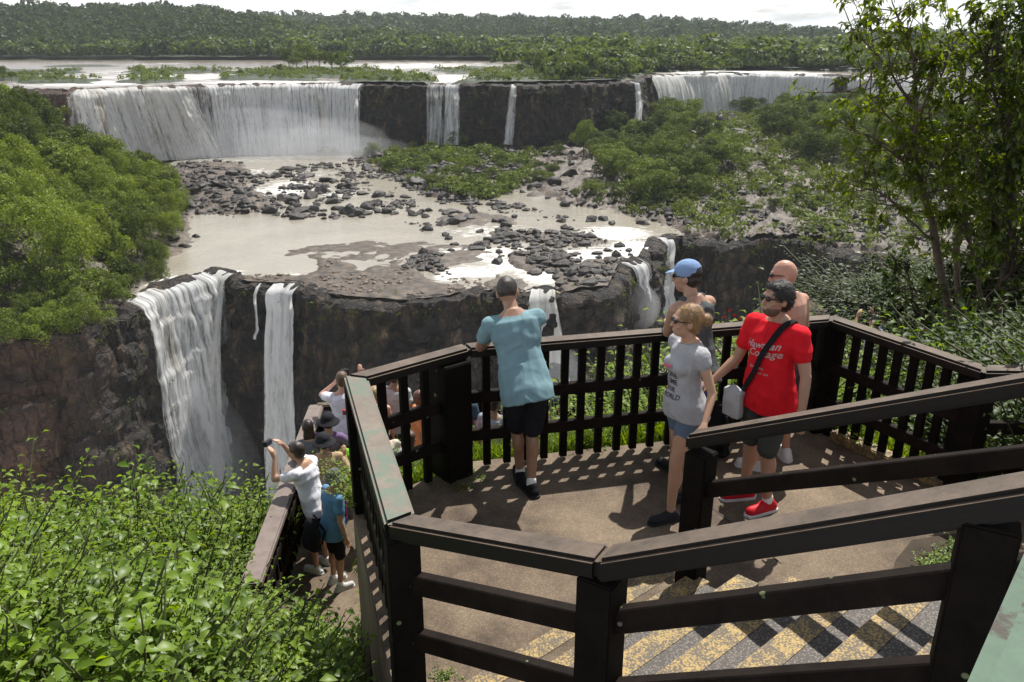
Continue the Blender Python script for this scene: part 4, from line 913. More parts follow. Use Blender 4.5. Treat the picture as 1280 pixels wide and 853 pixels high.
# --- the slender trees at the right
def branchy(stems, ntwig, tw_len, leaf_l, per, mat, bark, label, name='slender_tree', seed=1):
    """stems: list of (points, r0, r1, leafy_from); twigs with leaf sprays along them"""
    paths, Pc, N, D, Ls = [], [], [], [], []
    for pts, r0, r1, lf in stems:
        pts = np.array(pts, float); k = len(pts); t0 = np.linspace(0, 1, k); t1 = np.linspace(0, 1, k * 4)
        q = np.stack([np.interp(t1, t0, pts[:, i]) for i in range(3)], 1)
        for _ in range(2): q[1:-1] = (q[:-2] + q[1:-1] * 2 + q[2:]) / 4
        q += np.stack([fbm(t1 * 5 + seed, i * 3.3, r0 * 90) for i in range(3)], 1) * .12
        paths.append((q, np.linspace(r0, r1, len(q))))
        ln = np.linalg.norm(pts[-1] - pts[0]); nt = int(ntwig * ln * (1 - lf))
        for j in range(nt):
            a = lf + (1 - lf) * (j + RNG.random()) / nt; p0 = np.array([np.interp(a, t1, q[:, i]) for i in range(3)])
            d = rdir(1, .35)[0]; L0 = tw_len * RNG.uniform(.5, 1.2) * (1.15 - .5 * a); e = p0 + d * L0 + np.array([0, 0, .12 * L0]); mid = (p0 + e) / 2 + RNG.normal(size=3) * .04
            paths.append(([p0, mid, e], [.012, .008, .004]))
            for s in range(3):
                f_ = RNG.uniform(.45, 1.0); pp = p0 + (e - p0) * f_; dd = unit(d + RNG.normal(size=3) * .7); e2 = pp + dd * L0 * .35
                paths.append(([pp, (pp + e2) / 2, e2], [.005, .004, .002]))
                for l in range(per):
                    g_ = RNG.uniform(.2, 1.05); lp = pp + (e2 - pp) * g_; o_ = unit(dd * .6 + RNG.normal(size=3) * .8 + np.array([0, 0, -.3])); nn = unit(np.array([RNG.normal() * .5, RNG.normal() * .5, 1.0])); nn = unit(nn - o_ * (nn @ o_))
                    Pc.append(lp); N.append(nn); D.append(o_); Ls.append(leaf_l * RNG.uniform(.6, 1.2))
    root = empty(name, tuple(stems[0][0][0])); tag(root, label, 'tree', 'slender trees at the right')
    off = np.array(stems[0][0][0]); Pc, N, D, Ls = map(np.array, (Pc, N, D, Ls))
    link('crown', bigleaf('crown', Pc - off, N, D, Ls, Ls * .42, mat, .25), root)
    V, F = tube_np(paths, 6); link('trunk', mesh_np('trunk', V - off, F, bark, True), root); return root
def S(pts, r0, r1, lf, Y0=12.0, dy=0):       # photo columns to a stem in its own vertical plane of depth
    return ([PY(a, b_, Y0 + dy * i) for i, (a, b_) in enumerate(pts)], r0, r1, lf)
branchy([S([(1192, 470), (1184, 370), (1170, 300), (1160, 250), (1146, 200), (1150, 130), (1140, 60), (1122, 8)], .075, .012, .3, 12.2, .08),
         S([(1160, 250), (1130, 205), (1098, 180), (1068, 160)], .025, .008, .25, 12.5, -.1),
         S([(1150, 215), (1120, 160), (1085, 120), (1056, 112)], .025, .008, .3, 12.6, .1),
         S([(1150, 140), (1112, 90), (1082, 60), (1072, 38)], .022, .006, .2, 12.6, .1),
         S([(1168, 300), (1120, 260), (1086, 232), (1074, 224)], .02, .006, .35, 12.3, .0),
         S([(1150, 150), (1172, 100), (1185, 60), (1190, 40)], .02, .006, .2, 12.6, .1)],
        15, .8, .125, 9, L_TREE, M_BARK, 'slender leaning tree with an open crown reaching above the horizon', seed=3)
branchy([S([(1200, 470), (1198, 380), (1194, 300), (1188, 240), (1200, 170), (1206, 110), (1196, 70)], .06, .012, .35, 13.0, .06),
         S([(1190, 250), (1172, 200), (1160, 160), (1165, 120)], .02, .006, .2, 13.2, .0),
         S([(1196, 210), (1222, 160), (1236, 130), (1240, 100)], .02, .006, .2, 13.2, .0),
         S([(1235, 450), (1228, 360), (1212, 300), (1190, 240), (1170, 200)], .04, .01, .4, 12.6, .0)],
        15, .8, .125, 9, L_TREE, M_BARK, 'thin straight tree just right of the leaning one, pinkish brown stem', seed=5)
branchy([S([(1238, 480), (1244, 400), (1258, 320), (1264, 240), (1262, 160), (1258, 90), (1248, 25)], .085, .014, .2, 11.4, .05),
         S([(1262, 250), (1284, 180), (1300, 110), (1296, 40)], .03, .01, .1, 11.5, .05),
         S([(1262, 170), (1242, 110), (1232, 70), (1236, 40)], .025, .008, .1, 11.6, .05),
         S([(1250, 360), (1284, 320), (1310, 270)], .03, .01, .2, 11.4, .0),
         S([(1262, 300), (1236, 260), (1220, 220)], .02, .008, .3, 11.5, .0)],
        22, .85, .13, 10, L_TREE, M_BARKD, 'dense dark tree cut off by the right edge of the view', seed=8)
def W(pts, r0, r1, lf): return (pts, r0, r1, lf)
branchy([W([(9.9, 15.5, -4), (9.8, 15.4, -1.5), (10.0, 15.3, 1), (9.7, 15.4, 3.2), (9.9, 15.2, 5.6)], .11, .02, .15), W([(9.8, 15.4, -1), (9.0, 15.2, .4), (8.7, 15.0, 1.8)], .04, .01, .1), W([(10, 15.3, .5), (11, 15.5, 2), (11.6, 15.4, 3.6)], .05, .01, .1), W([(9.8, 15.4, 2), (9.2, 14.8, 3.2), (9.0, 14.6, 4.4)], .03, .01, .1), W([(9.9, 15.4, -1.5), (10.6, 14.6, -.2), (10.8, 14.2, 1.4)], .03, .01, .1)], 26, .95, .14, 9, L_DARK, M_BARKD, 'tall dark leaved tree shading the bushes at the right edge', seed=11)
branchy([W([(8.3, 14.4, -4), (8.2, 14.4, -2.4), (8.4, 14.2, -.8), (8.2, 14.3, .9)], .07, .015, .2), W([(8.2, 14.4, -2.4), (7.4, 14.2, -1.4), (7.0, 14.1, -.4)], .03, .01, .1), W([(8.3, 14.3, -1.5), (9.2, 14.0, -.6), (9.6, 13.8, .6)], .03, .01, .1), W([(8.3, 14.3, -2), (8.2, 13.6, -1.2), (8.0, 13.2, -.2)], .03, .01, .1)], 26, .9, .13, 9, L_DARK, M_BARKD, 'low dark spreading tree under the slender trees at the right', seed=13)
# red blossoms in the bushes
M_RED = mat_simple('red_petals', (.55, .03, .02), .5, .1, 5, 0)
for i, (px, py, Y0) in enumerate([(912, 388, 8.7), (918, 394, 8.6), (905, 396, 8.7), (925, 398, 8.6), (1158, 412, 9), (730, 488, 8)]):
    n = 5; a = np.arange(n) / n * 6.283; D = np.stack([np.cos(a), np.full(n, -.2), np.sin(a)], 1); D = unit(D); N = np.tile([0, -1., .2], (n, 1)); N = unit(N)
    o = link('red_blossom', bigleaf('red_blossom', np.zeros((n, 3)), N, D, np.full(n, .022), np.full(n, .02), M_RED, .2), None, PY(px, py, Y0)); tag(o, 'small red blossom among the green bushes behind the fence', 'flower', 'red blossoms in the bushes')
# ================================================================ THE TERRACE, ITS FENCES AND STAIRS
def mat_wood(name, c0, c1, rough=.55, patch=None, patch_lo=.55, spots=False, top=False, pscale=5):
    m, t, b = new_mat(name)
    n = nodes_noise(t, 6.0, 9, .75); n2 = nodes_noise(t, 30, 8, .8, mapping=(1, 1, 2.2))
    r = ramp(t, n.outputs['Fac'], [(.3, c0), (.7, c1)])
    c = r.outputs[0]
    if patch:
        n3 = nodes_noise(t, pscale, 7, .7); pr = ramp(t, n3.outputs['Fac'], [(patch_lo, (0, 0, 0)), (patch_lo + .08, (1, 1, 1))])
        c = mixc(t, pr.outputs[0], c, patch)
    if spots:                                # pale lichen spots
        v = t.nodes.new('ShaderNodeTexVoronoi'); v.inputs['Scale'].default_value = 7; cc = t.nodes.new('ShaderNodeTexCoord'); t.links.new(cc.outputs['Object'], v.inputs['Vector'])
        a = t.nodes.new('ShaderNodeMath'); a.operation = 'MULTIPLY_ADD'; a.inputs[1].default_value = .35
        n5 = nodes_noise(t, 2.2, 3, .5); t.links.new(n5.outputs['Fac'], a.inputs[0]); t.links.new(v.outputs['Distance'], a.inputs[2])
        sr = ramp(t, a.outputs[0], [(.22, (1, 1, 1)), (.25, (0, 0, 0))]); c = mixc(t, sr.outputs[0], c, (.16, .19, .10))
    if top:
        g = t.nodes.new('ShaderNodeNewGeometry'); s = t.nodes.new('ShaderNodeSeparateXYZ'); t.links.new(g.outputs['True Normal'], s.inputs[0]); wr = ramp(t, s.outputs['Z'], [(.45, (0, 0, 0)), (.7, (1, 1, 1))]); c = mixc(t, wr.outputs[0], (.008, .0065, .0055), c)  # near-black on the sides, the rail colour only on upward faces
    t.links.new(c, b.inputs['Base Color']); b.inputs['Roughness'].default_value = rough; b.inputs['Specular IOR Level'].default_value = .08 if c1[0] < .05 else .3
    bump(t, b, n2.outputs['Fac'], .35, .006)
    return m
M_WDARK = mat_wood('dark_stained_wood', (.005, .0042, .0036), (.013, .010, .008), .8, spots=True)
M_WTOP = mat_wood('brown_top_rail', (.05, .038, .028), (.15, .11, .082), .5, top=True)
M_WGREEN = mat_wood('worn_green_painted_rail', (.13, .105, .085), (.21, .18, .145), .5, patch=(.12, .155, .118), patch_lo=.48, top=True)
M_WGREEN2 = mat_wood('cracked_green_paint', (.055, .095, .068), (.10, .16, .11), .6, patch=(.05, .042, .035), patch_lo=.53, pscale=16)
m, t, b = new_mat('terrace_concrete'); M_CONC = m
n = nodes_noise(t, 1.1, 8, .7); n2 = nodes_noise(t, 55, 3, .7)
r = ramp(t, n.outputs['Fac'], [(.3, (.095, .068, .044)), (.5, (.175, .128, .084)), (.7, (.24, .185, .128))])
v = t.nodes.new('ShaderNodeTexVoronoi'); v.inputs['Scale'].default_value = 70; cc = t.nodes.new('ShaderNodeTexCoord'); t.links.new(cc.outputs['Object'], v.inputs['Vector'])
rv = ramp(t, v.outputs['Distance'], [(.1, (1.25, 1.2, 1.15)), (.5, (.72, .72, .72))])
c = mixc(t, 1.0, r.outputs[0], rv.outputs[0], 'MULTIPLY')
n9 = nodes_noise(t, .55, 9, .75); r9 = ramp(t, n9.outputs['Fac'], [(.38, (.55, .52, .5)), (.5, (.9, .9, .9)), (.62, (1.05, 1.03, 1.0))]); c = mixc(t, 1.0, c, r9.outputs[0], 'MULTIPLY')
t.links.new(c, b.inputs['Base Color']); b.inputs['Roughness'].default_value = .85; bump(t, b, n2.outputs['Fac'], .4, .01)
m, t, b = new_mat('step_aggregate'); M_STEP = m
v = t.nodes.new('ShaderNodeTexVoronoi'); v.inputs['Scale'].default_value = 80; cc = t.nodes.new('ShaderNodeTexCoord'); t.links.new(cc.outputs['Object'], v.inputs['Vector'])
rv = ramp(t, v.outputs['Distance'], [(.15, (.19, .16, .135)), (.5, (.05, .042, .036))])
t.links.new(rv.outputs[0], b.inputs['Base Color']); b.inputs['Roughness'].default_value = .7; bump(t, b, v.outputs['Distance'], -.6, .01)
m, t, b = new_mat('worn_yellow_paint'); M_YEL = m
v = t.nodes.new('ShaderNodeTexVoronoi'); v.inputs['Scale'].default_value = 80; cc = t.nodes.new('ShaderNodeTexCoord'); t.links.new(cc.outputs['Object'], v.inputs['Vector'])
n = nodes_noise(t, 9, 7, .75); ad = t.nodes.new('ShaderNodeMath'); ad.operation = 'MULTIPLY_ADD'; ad.inputs[1].default_value = -.45
t.links.new(v.outputs['Distance'], ad.inputs[0]); t.links.new(n.outputs['Fac'], ad.inputs[2])
rr = ramp(t, ad.outputs[0], [(.22, (.09, .072, .05)), (.36, (.31, .21, .07)), (.65, (.47, .33, .105))])
t.links.new(rr.outputs[0], b.inputs['Base Color']); b.inputs['Roughness'].default_value = .7; bump(t, b, v.outputs['Distance'], -.5, .01)

# corners of the fence in plan
A = Vector((-1.128, 5.46, 1.1)); B = Vector((-.362, 6.08, 1.1)); C_ = Vector((2.80, 6.80, 1.1)); D = Vector((3.50, 5.62, 1.1))
E = Vector((-.571, 3.60, 1.1)); F_ = Vector((.392, 2.967, 1.336)); G_ = Vector((1.90, 2.16, 2.23))
# terrace slab with its side walls down to the bank
terr = [(A.x - .1, A.y), (B.x, B.y + .12), (C_.x + .1, C_.y + .12), (D.x + .12, D.y - .02), (5.6, 4.95), (5.6, 4.3), (3.5, 4.85), (2.75, 4.75), (2.7, 3.4), (.9, 2.0), (-.45, 2.0), (-.62, 2.9), (E.x - .1, E.y)]
mb = MB(); mb.prism(terr, -3.2, 0.0); tag(mb.build('terrace', M_CONC, bevel=.01), kind='structure')
# joint cracks as thin dark inlays
mb = MB(); mb.beam((1.15, 6.35, .003), (1.85, 4.75, .003), .012, .002); tag(mb.build('paving_joint', mat_simple('joint', (.03, .025, .02))), kind='structure')
# raised curb with yellow paint along the terrace edge, right side
mb = MB(); mb.beam((2.90, 6.62, .09), (3.36, 5.90, .09), .14, .089); mb.beam((3.36, 5.90, .091), (3.62, 5.52, .09), .14, .089)
tag(mb.build('yellow_curb', M_YEL, bevel=.01), 'low yellow painted curb along the right fence of the terrace', 'curb')
mb = MB(); mb.beam((-1.0, 5.2, .07), (-.72, 4.25, .07), .12, .068); tag(mb.build('edge_curb', M_CONC, bevel=.01), 'grey curb under the left green topped fence', 'curb')

# stairs
e1 = Vector((.234, -.22)); nd = Vector((.76, .65)).normalized()
def tip(k): return Vector((1.142, 4.41)) + e1 * (k - 1) + nd * .0
RISE = .15
mb = MB()
for k in range(1, 13):
    a = tip(k); b2 = tip(k + 1) if k < 12 else tip(13) + e1 * 9
    z = RISE * k; L_ = 1.72 if k < 12 else 2.4
    n0, n1 = a - nd * L_, b2 - nd * L_
    mb.mi = 0; mb.prism([(n0.x, n0.y), (n1.x - e1.x * .0, n1.y), (b2.x, b2.y), (a.x, a.y)], 0.001, z)
tag(mb.build('stone_steps', M_STEP, bevel=.006), kind='structure')
mb = MB()
for k in range(0, 12):
    a = tip(k) + (nd * .03 if k else nd * .1); eu = e1.normalized() * .135; s0 = -.012 if k else 0; z = RISE * k
    a0 = a - eu * .09; n0 = a0 - nd * 1.78
    mb.prism([(n0.x, n0.y), (n0.x + eu.x, n0.y + eu.y), (a0.x + eu.x, a0.y + eu.y), (a0.x, a0.y)], z - (.03 if k else -.001), z + .004)
tag(mb.build('step_nosing', M_YEL), 'worn yellow painted edges of the aggregate steps', 'step edging')

M_BOLT = mat_simple('bolt_steel', (.14, .12, .10), .45, .2, 20, 0)
def fence(label, p0, p1, top_mat, balusters=True, rails=(.70, .36), topw=.145, toph=.085, post0=True, post1=True, sp=.163, post_drop=(0, 0), mitre=(None, None), bal_w=.062, bal_foot=0.02, pw=.17, name='wooden_fence', cat='fence', rail_h=.10, bal_drop=0, grp='wooden fence runs', roundtop=.018):
    """one run: top board, two rails, posts and balusters, each a child"""
    p0 = Vector(p0); p1 = Vector(p1); root = empty(name, (p0.x, p0.y, p0.z - 1.1)); tag(root, label, cat, grp)
    inv = Matrix.Translation(-root.location); T = lambda v: Vector(v) - Vector(root.location)
    d = p1 - p0; Ln = Vector((d.x, d.y)).length; ang = math.atan2(d.y, d.x)
    mb = MB(); mb.beam(T(p0), T(p1), topw, toph, trim0=mitre[0], trim1=mitre[1]); mb.build('top_rail', top_mat, root, roundtop)
    for h in rails:
        mb = MB(); mb.beam(T(p0) + Vector((0, 0, h - 1.1)), T(p1) + Vector((0, 0, h - 1.1)), .06, rail_h); mb.build('rail', M_WRAIL, root, .006)
    ends = ([(p0, post_drop[0])] if post0 else []) + ([(p1, post_drop[1])] if post1 else [])
    for q, dr in ends:
        mb = MB(); t = T(q); mb.post(t, pw, t.z - 1.1 - dr, t.z - toph - .002, ang); mb.build('post', M_WDARK, root, .008)
    for q_ in rails if name == 'stair_railing' else ():
        for f_ in (.06, .94):
            for dx in (-.0, .09):
                c0 = T(p0.lerp(p1, f_)) + Vector((dx, 0, q_ - 1.1 - rail_h / 2)); nrm = Vector((d.y, -d.x, 0)).normalized()
                mb = MB(); k6 = [c0 + nrm * .029 + (Vector((0, 0, 1)) * math.sin(a) + Vector((d.x, d.y, 0)).normalized() * math.cos(a)) * .012 for a in [i * math.pi / 3 for i in range(6)]]; mb.add(k6 + [v + nrm * .01 for v in k6], [(5, 4, 3, 2, 1, 0), (6, 7, 8, 9, 10, 11)] + [(i, (i + 1) % 6, 6 + (i + 1) % 6, 6 + i) for i in range(6)]); mb.build('bolt', M_BOLT, root)
    if balusters:
        n = max(2, int(round(Ln / sp)))
        for i in range(1, n):
            q = p0.lerp(p1, (i + random.uniform(-.06, .06)) / n); t = T(q); mb = MB()
            mb.post((t.x, t.y), bal_w, t.z - 1.1 + bal_foot - bal_drop, t.z - toph - .002, ang, .045); mb.build('baluster', M_WDARK, root, .003)
    return root
M_WRAIL = mat_wood('dark_rail', (.007, .0055, .005), (.022, .016, .013), .7, spots=True)
up = lambda v, z: Vector((v.x, v.y, z))
def bis(a, b, c):
    d1 = (Vector(b) - Vector(a)); d2 = (Vector(c) - Vector(b)); d1.z = d2.z = 0; d1.normalize(); d2.normalize(); t = (d1 + d2); return Vector((t.y, -t.x, 0)).normalized()
mE, mA, mB_, mC, mF, mD = bis(F_, E, A), bis(E, A, B), bis(A, B, C_), bis(B, C_, D), bis(G_, F_, E), bis(C_, D, D + Vector((2, -.1, 0)))
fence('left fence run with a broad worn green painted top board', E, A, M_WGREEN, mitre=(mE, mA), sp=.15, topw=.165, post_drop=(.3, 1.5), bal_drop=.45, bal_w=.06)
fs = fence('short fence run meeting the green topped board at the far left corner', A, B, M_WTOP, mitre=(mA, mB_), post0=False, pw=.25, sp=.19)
for c_ in fs.children:
    if c_.name.startswith('post'): c_.location = (-.13, -.10, 0)
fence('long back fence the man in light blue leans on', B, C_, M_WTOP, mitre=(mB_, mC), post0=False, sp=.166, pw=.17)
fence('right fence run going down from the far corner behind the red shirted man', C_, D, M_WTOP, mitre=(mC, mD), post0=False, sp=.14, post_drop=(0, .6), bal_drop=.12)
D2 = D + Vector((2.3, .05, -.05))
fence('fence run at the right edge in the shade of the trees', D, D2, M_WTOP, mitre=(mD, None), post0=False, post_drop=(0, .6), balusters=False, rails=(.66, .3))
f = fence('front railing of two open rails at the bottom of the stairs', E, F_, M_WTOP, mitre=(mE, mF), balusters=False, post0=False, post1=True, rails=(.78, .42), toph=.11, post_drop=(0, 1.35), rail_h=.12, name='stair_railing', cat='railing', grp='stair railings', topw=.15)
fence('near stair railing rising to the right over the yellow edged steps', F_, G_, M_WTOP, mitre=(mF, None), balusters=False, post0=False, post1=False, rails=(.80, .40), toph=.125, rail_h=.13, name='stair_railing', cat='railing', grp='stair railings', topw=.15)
q = F_.lerp(G_, .79)
mb = MB(); mb.post((0, 0), .17, -1.2, 0, math.atan2(G_.y - F_.y, G_.x - F_.x)); o = mb.build('railing_post', M_WDARK, None, .008); o.location = (q.x, q.y, q.z - .13); tag(o, 'thick dark post at the right end of the near stair railing', 'post')
H0 = Vector((1.10, 4.52, 1.12)); H1 = Vector((2.40, 3.24, 2.08))
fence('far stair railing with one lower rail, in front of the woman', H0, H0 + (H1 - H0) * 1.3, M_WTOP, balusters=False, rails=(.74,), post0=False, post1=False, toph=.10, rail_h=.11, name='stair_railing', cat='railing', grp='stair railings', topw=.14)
mb = MB(); mb.post((0, 0), .15, 0, 1.02, math.atan2(-1.28, 1.3)); o = mb.build('railing_post', M_WDARK, None, .008); o.location = (H0.x + .06, H0.y - .06, 0); tag(o, 'dark post at the foot of the far stair railing', 'post')
# near rail of the upper landing at the right bottom corner
g0 = P(1205, 853, 2.85); g1 = P(1280, 685, 2.85); dv = (Vector(g1) - Vector(g0)).normalized(); sd = Vector((dv.y, -dv.x, 0)) * .075
fence('close railing with cracked mint green paint at the right bottom corner', Vector(g0) - dv * .5 + sd, Vector(g1) + dv * .9 + sd, M_WGREEN2, balusters=False, post0=False, post1=True, rails=(.7,), name='stair_railing', cat='railing', grp='stair railings', topw=.15, toph=.07)

# ---------------------------------------------------------------- lower viewing platform
ZL = -2.9
plat = [(-2.97, 6.8), (-3.02, 11.4), (2, 12.3), (4, 14), (7.6, 15.6), (8.6, 13), (5, 10.9), (1, 9.1), (-.9, 7.7), (-1.6, 6.9)]
mb = MB(); mb.prism(plat, ZL - 1.5, ZL); tag(mb.build('lower_platform', M_CONC, bevel=.01), kind='structure')
J0, J1 = Vector((-2.66, 6.95, ZL + 1.1)), Vector((-2.95, 11.25, ZL + 1.1))
fence('lower platform fence along the left edge where people lean out', J0, J1, mat_wood('pinkish_brown_rail', (.13, .1, .088), (.22, .18, .16), .5), sp=.17, topw=.22, rails=(.72, .38))
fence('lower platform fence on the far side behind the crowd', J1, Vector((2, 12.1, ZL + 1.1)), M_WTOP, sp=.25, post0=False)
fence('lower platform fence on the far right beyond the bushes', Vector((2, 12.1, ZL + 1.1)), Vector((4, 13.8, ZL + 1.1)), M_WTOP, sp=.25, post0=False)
# ================================================================ PEOPLE
from mathutils.bvhtree import BVHTree
V3 = Vector
class PB(MB):
    def loft(s, rings, n=14):
        V = []; F = []
        c0 = rings[0][0]; V.append(c0)
        for c, u, v in rings:
            for k in range(n): a = 2 * math.pi * k / n; V.append(c + u * math.cos(a) + v * math.sin(a))
        V.append(rings[-1][0]); m = len(rings)
        for k in range(n):
            F.append((0, 1 + (k + 1) % n, 1 + k)); b = 1 + (m - 1) * n; F.append((len(V) - 1, b + k, b + (k + 1) % n))
            for r in range(m - 1): a = 1 + r * n; F.append((a + k, a + (k + 1) % n, a + n + (k + 1) % n, a + n + k))
        s.add(V, F)
    def cap(s, p0, p1, r0, r1, n=12, bulge=0.0):
        p0, p1 = V3(p0), V3(p1); d = (p1 - p0); L_ = d.length; d.normalize(); x = d.orthogonal().normalized(); y = d.cross(x); R = []
        for a in (-75, -45, -15): a = rad(a); R.append((p0 + d * r0 * math.sin(a), r0 * math.cos(a)))
        for t_ in (.25, .5, .75): R.append((p0.lerp(p1, t_), (r0 + (r1 - r0) * t_) * (1 + bulge * math.sin(math.pi * t_ ** .7))))
        for a in (15, 45, 75): a = rad(a); R.append((p1 + d * r1 * math.sin(a), r1 * math.cos(a)))
        s.loft([(c, x * r, y * r) for c, r in R], n)
    def ell(s, c, rx, ry, rz, M=None, n=16, m=8):
        M = M or Matrix.Identity(3); c = V3(c); R = []
        for k in range(m + 1):
            a = -math.pi / 2 + math.pi * (k + .35) / (m + .7); R.append((c + M @ V3((0, 0, rz * math.sin(a))), M @ V3((rx * math.cos(a), 0, 0)), M @ V3((0, ry * math.cos(a), 0))))
        s.loft(R, n)
    def solid(s, name, mat, parent=None, voxel=.012, it=4, wrinkle=0.0, loc=None):
        me = bpy.data.meshes.new(name); me.from_pydata([tuple(v) for v in s.V], [], s.F); bm = bmesh.new(); bm.from_mesh(me); bmesh.ops.recalc_face_normals(bm, faces=bm.faces); bm.to_mesh(me); bm.free()
        o = link('tmp', me); a = o.modifiers.new('r', 'REMESH'); a.mode = 'VOXEL'; a.voxel_size = voxel; a.use_smooth_shade = True
        b = o.modifiers.new('s', 'SMOOTH'); b.factor = .5; b.iterations = it
        dg = bpy.context.evaluated_depsgraph_get(); m2 = bpy.data.meshes.new_from_object(o.evaluated_get(dg)); bpy.data.objects.remove(o); m2.name = name
        if wrinkle:
            n = len(m2.vertices); co = np.empty(n * 3, np.float32); m2.vertices.foreach_get('co', co); co = co.reshape(-1, 3); nr = np.empty(n * 3, np.float32); m2.vertices.foreach_get('normal', nr); nr = nr.reshape(-1, 3)
            ofs = random.uniform(0, 50); w1 = fbm(co[:, 0] * 4 + ofs + co[:, 2] * 7 * np.sign(co[:, 0]), co[:, 1] * 4, co[:, 2] * 5, 2); w1 = .7 - np.sqrt(w1 * w1 + .0015) * 3.4; w1 = w1 * 1.3 + .9 * fbm(co[:, 0] * 16 + ofs, co[:, 1] * 16, co[:, 2] * 7, 2)
            co += nr * np.maximum(w1 * wrinkle, -.004)[:, None]; m2.vertices.foreach_set('co', co.ravel()); m2.update()
        for p in m2.polygons: p.use_smooth = True
        m2.materials.clear(); m2.materials.append(mat)
        return link(name, m2, parent)

_mc = {}
def cloth(col, rough=.85):
    k = tuple(col)
    if k not in _mc: _mc[k] = mat_simple('cloth', col, rough, .10, 14, .15, .004, .15)
    return _mc[k]
def skinm(col):
    k = ('s',) + tuple(col)
    if k not in _mc:
        m, t, b = new_mat('skin'); n = nodes_noise(t, 9, 4); r = ramp(t, n.outputs['Fac'], [(.3, tuple(c * .88 for c in col)), (.7, col)]); t.links.new(r.outputs[0], b.inputs['Base Color'])
        b.inputs['Roughness'].default_value = .48; b.inputs['Subsurface Weight'].default_value = .12; b.inputs['Subsurface Radius'].default_value = (.02, .008, .004); _mc[k] = m
    return _mc[k]
def hairm(col):
    k = ('h',) + tuple(col)
    if k not in _mc:
        m, t, b = new_mat('hair'); n = nodes_noise(t, 30, 5, .7, mapping=(1, 1, .25)); r = ramp(t, n.outputs['Fac'], [(.3, tuple(c * .5 for c in col)), (.65, tuple(min(1, c * 1.4) for c in col))]); t.links.new(r.outputs[0], b.inputs['Base Color'])
        b.inputs['Roughness'].default_value = .45; bump(t, b, n.outputs['Fac'], .8, .01); _mc[k] = m
    return _mc[k]
M_BLK = mat_simple('black_plastic', (.01, .01, .011), .3, .1, 9, 0)
M_BLKC = cloth((.012, .012, .014))

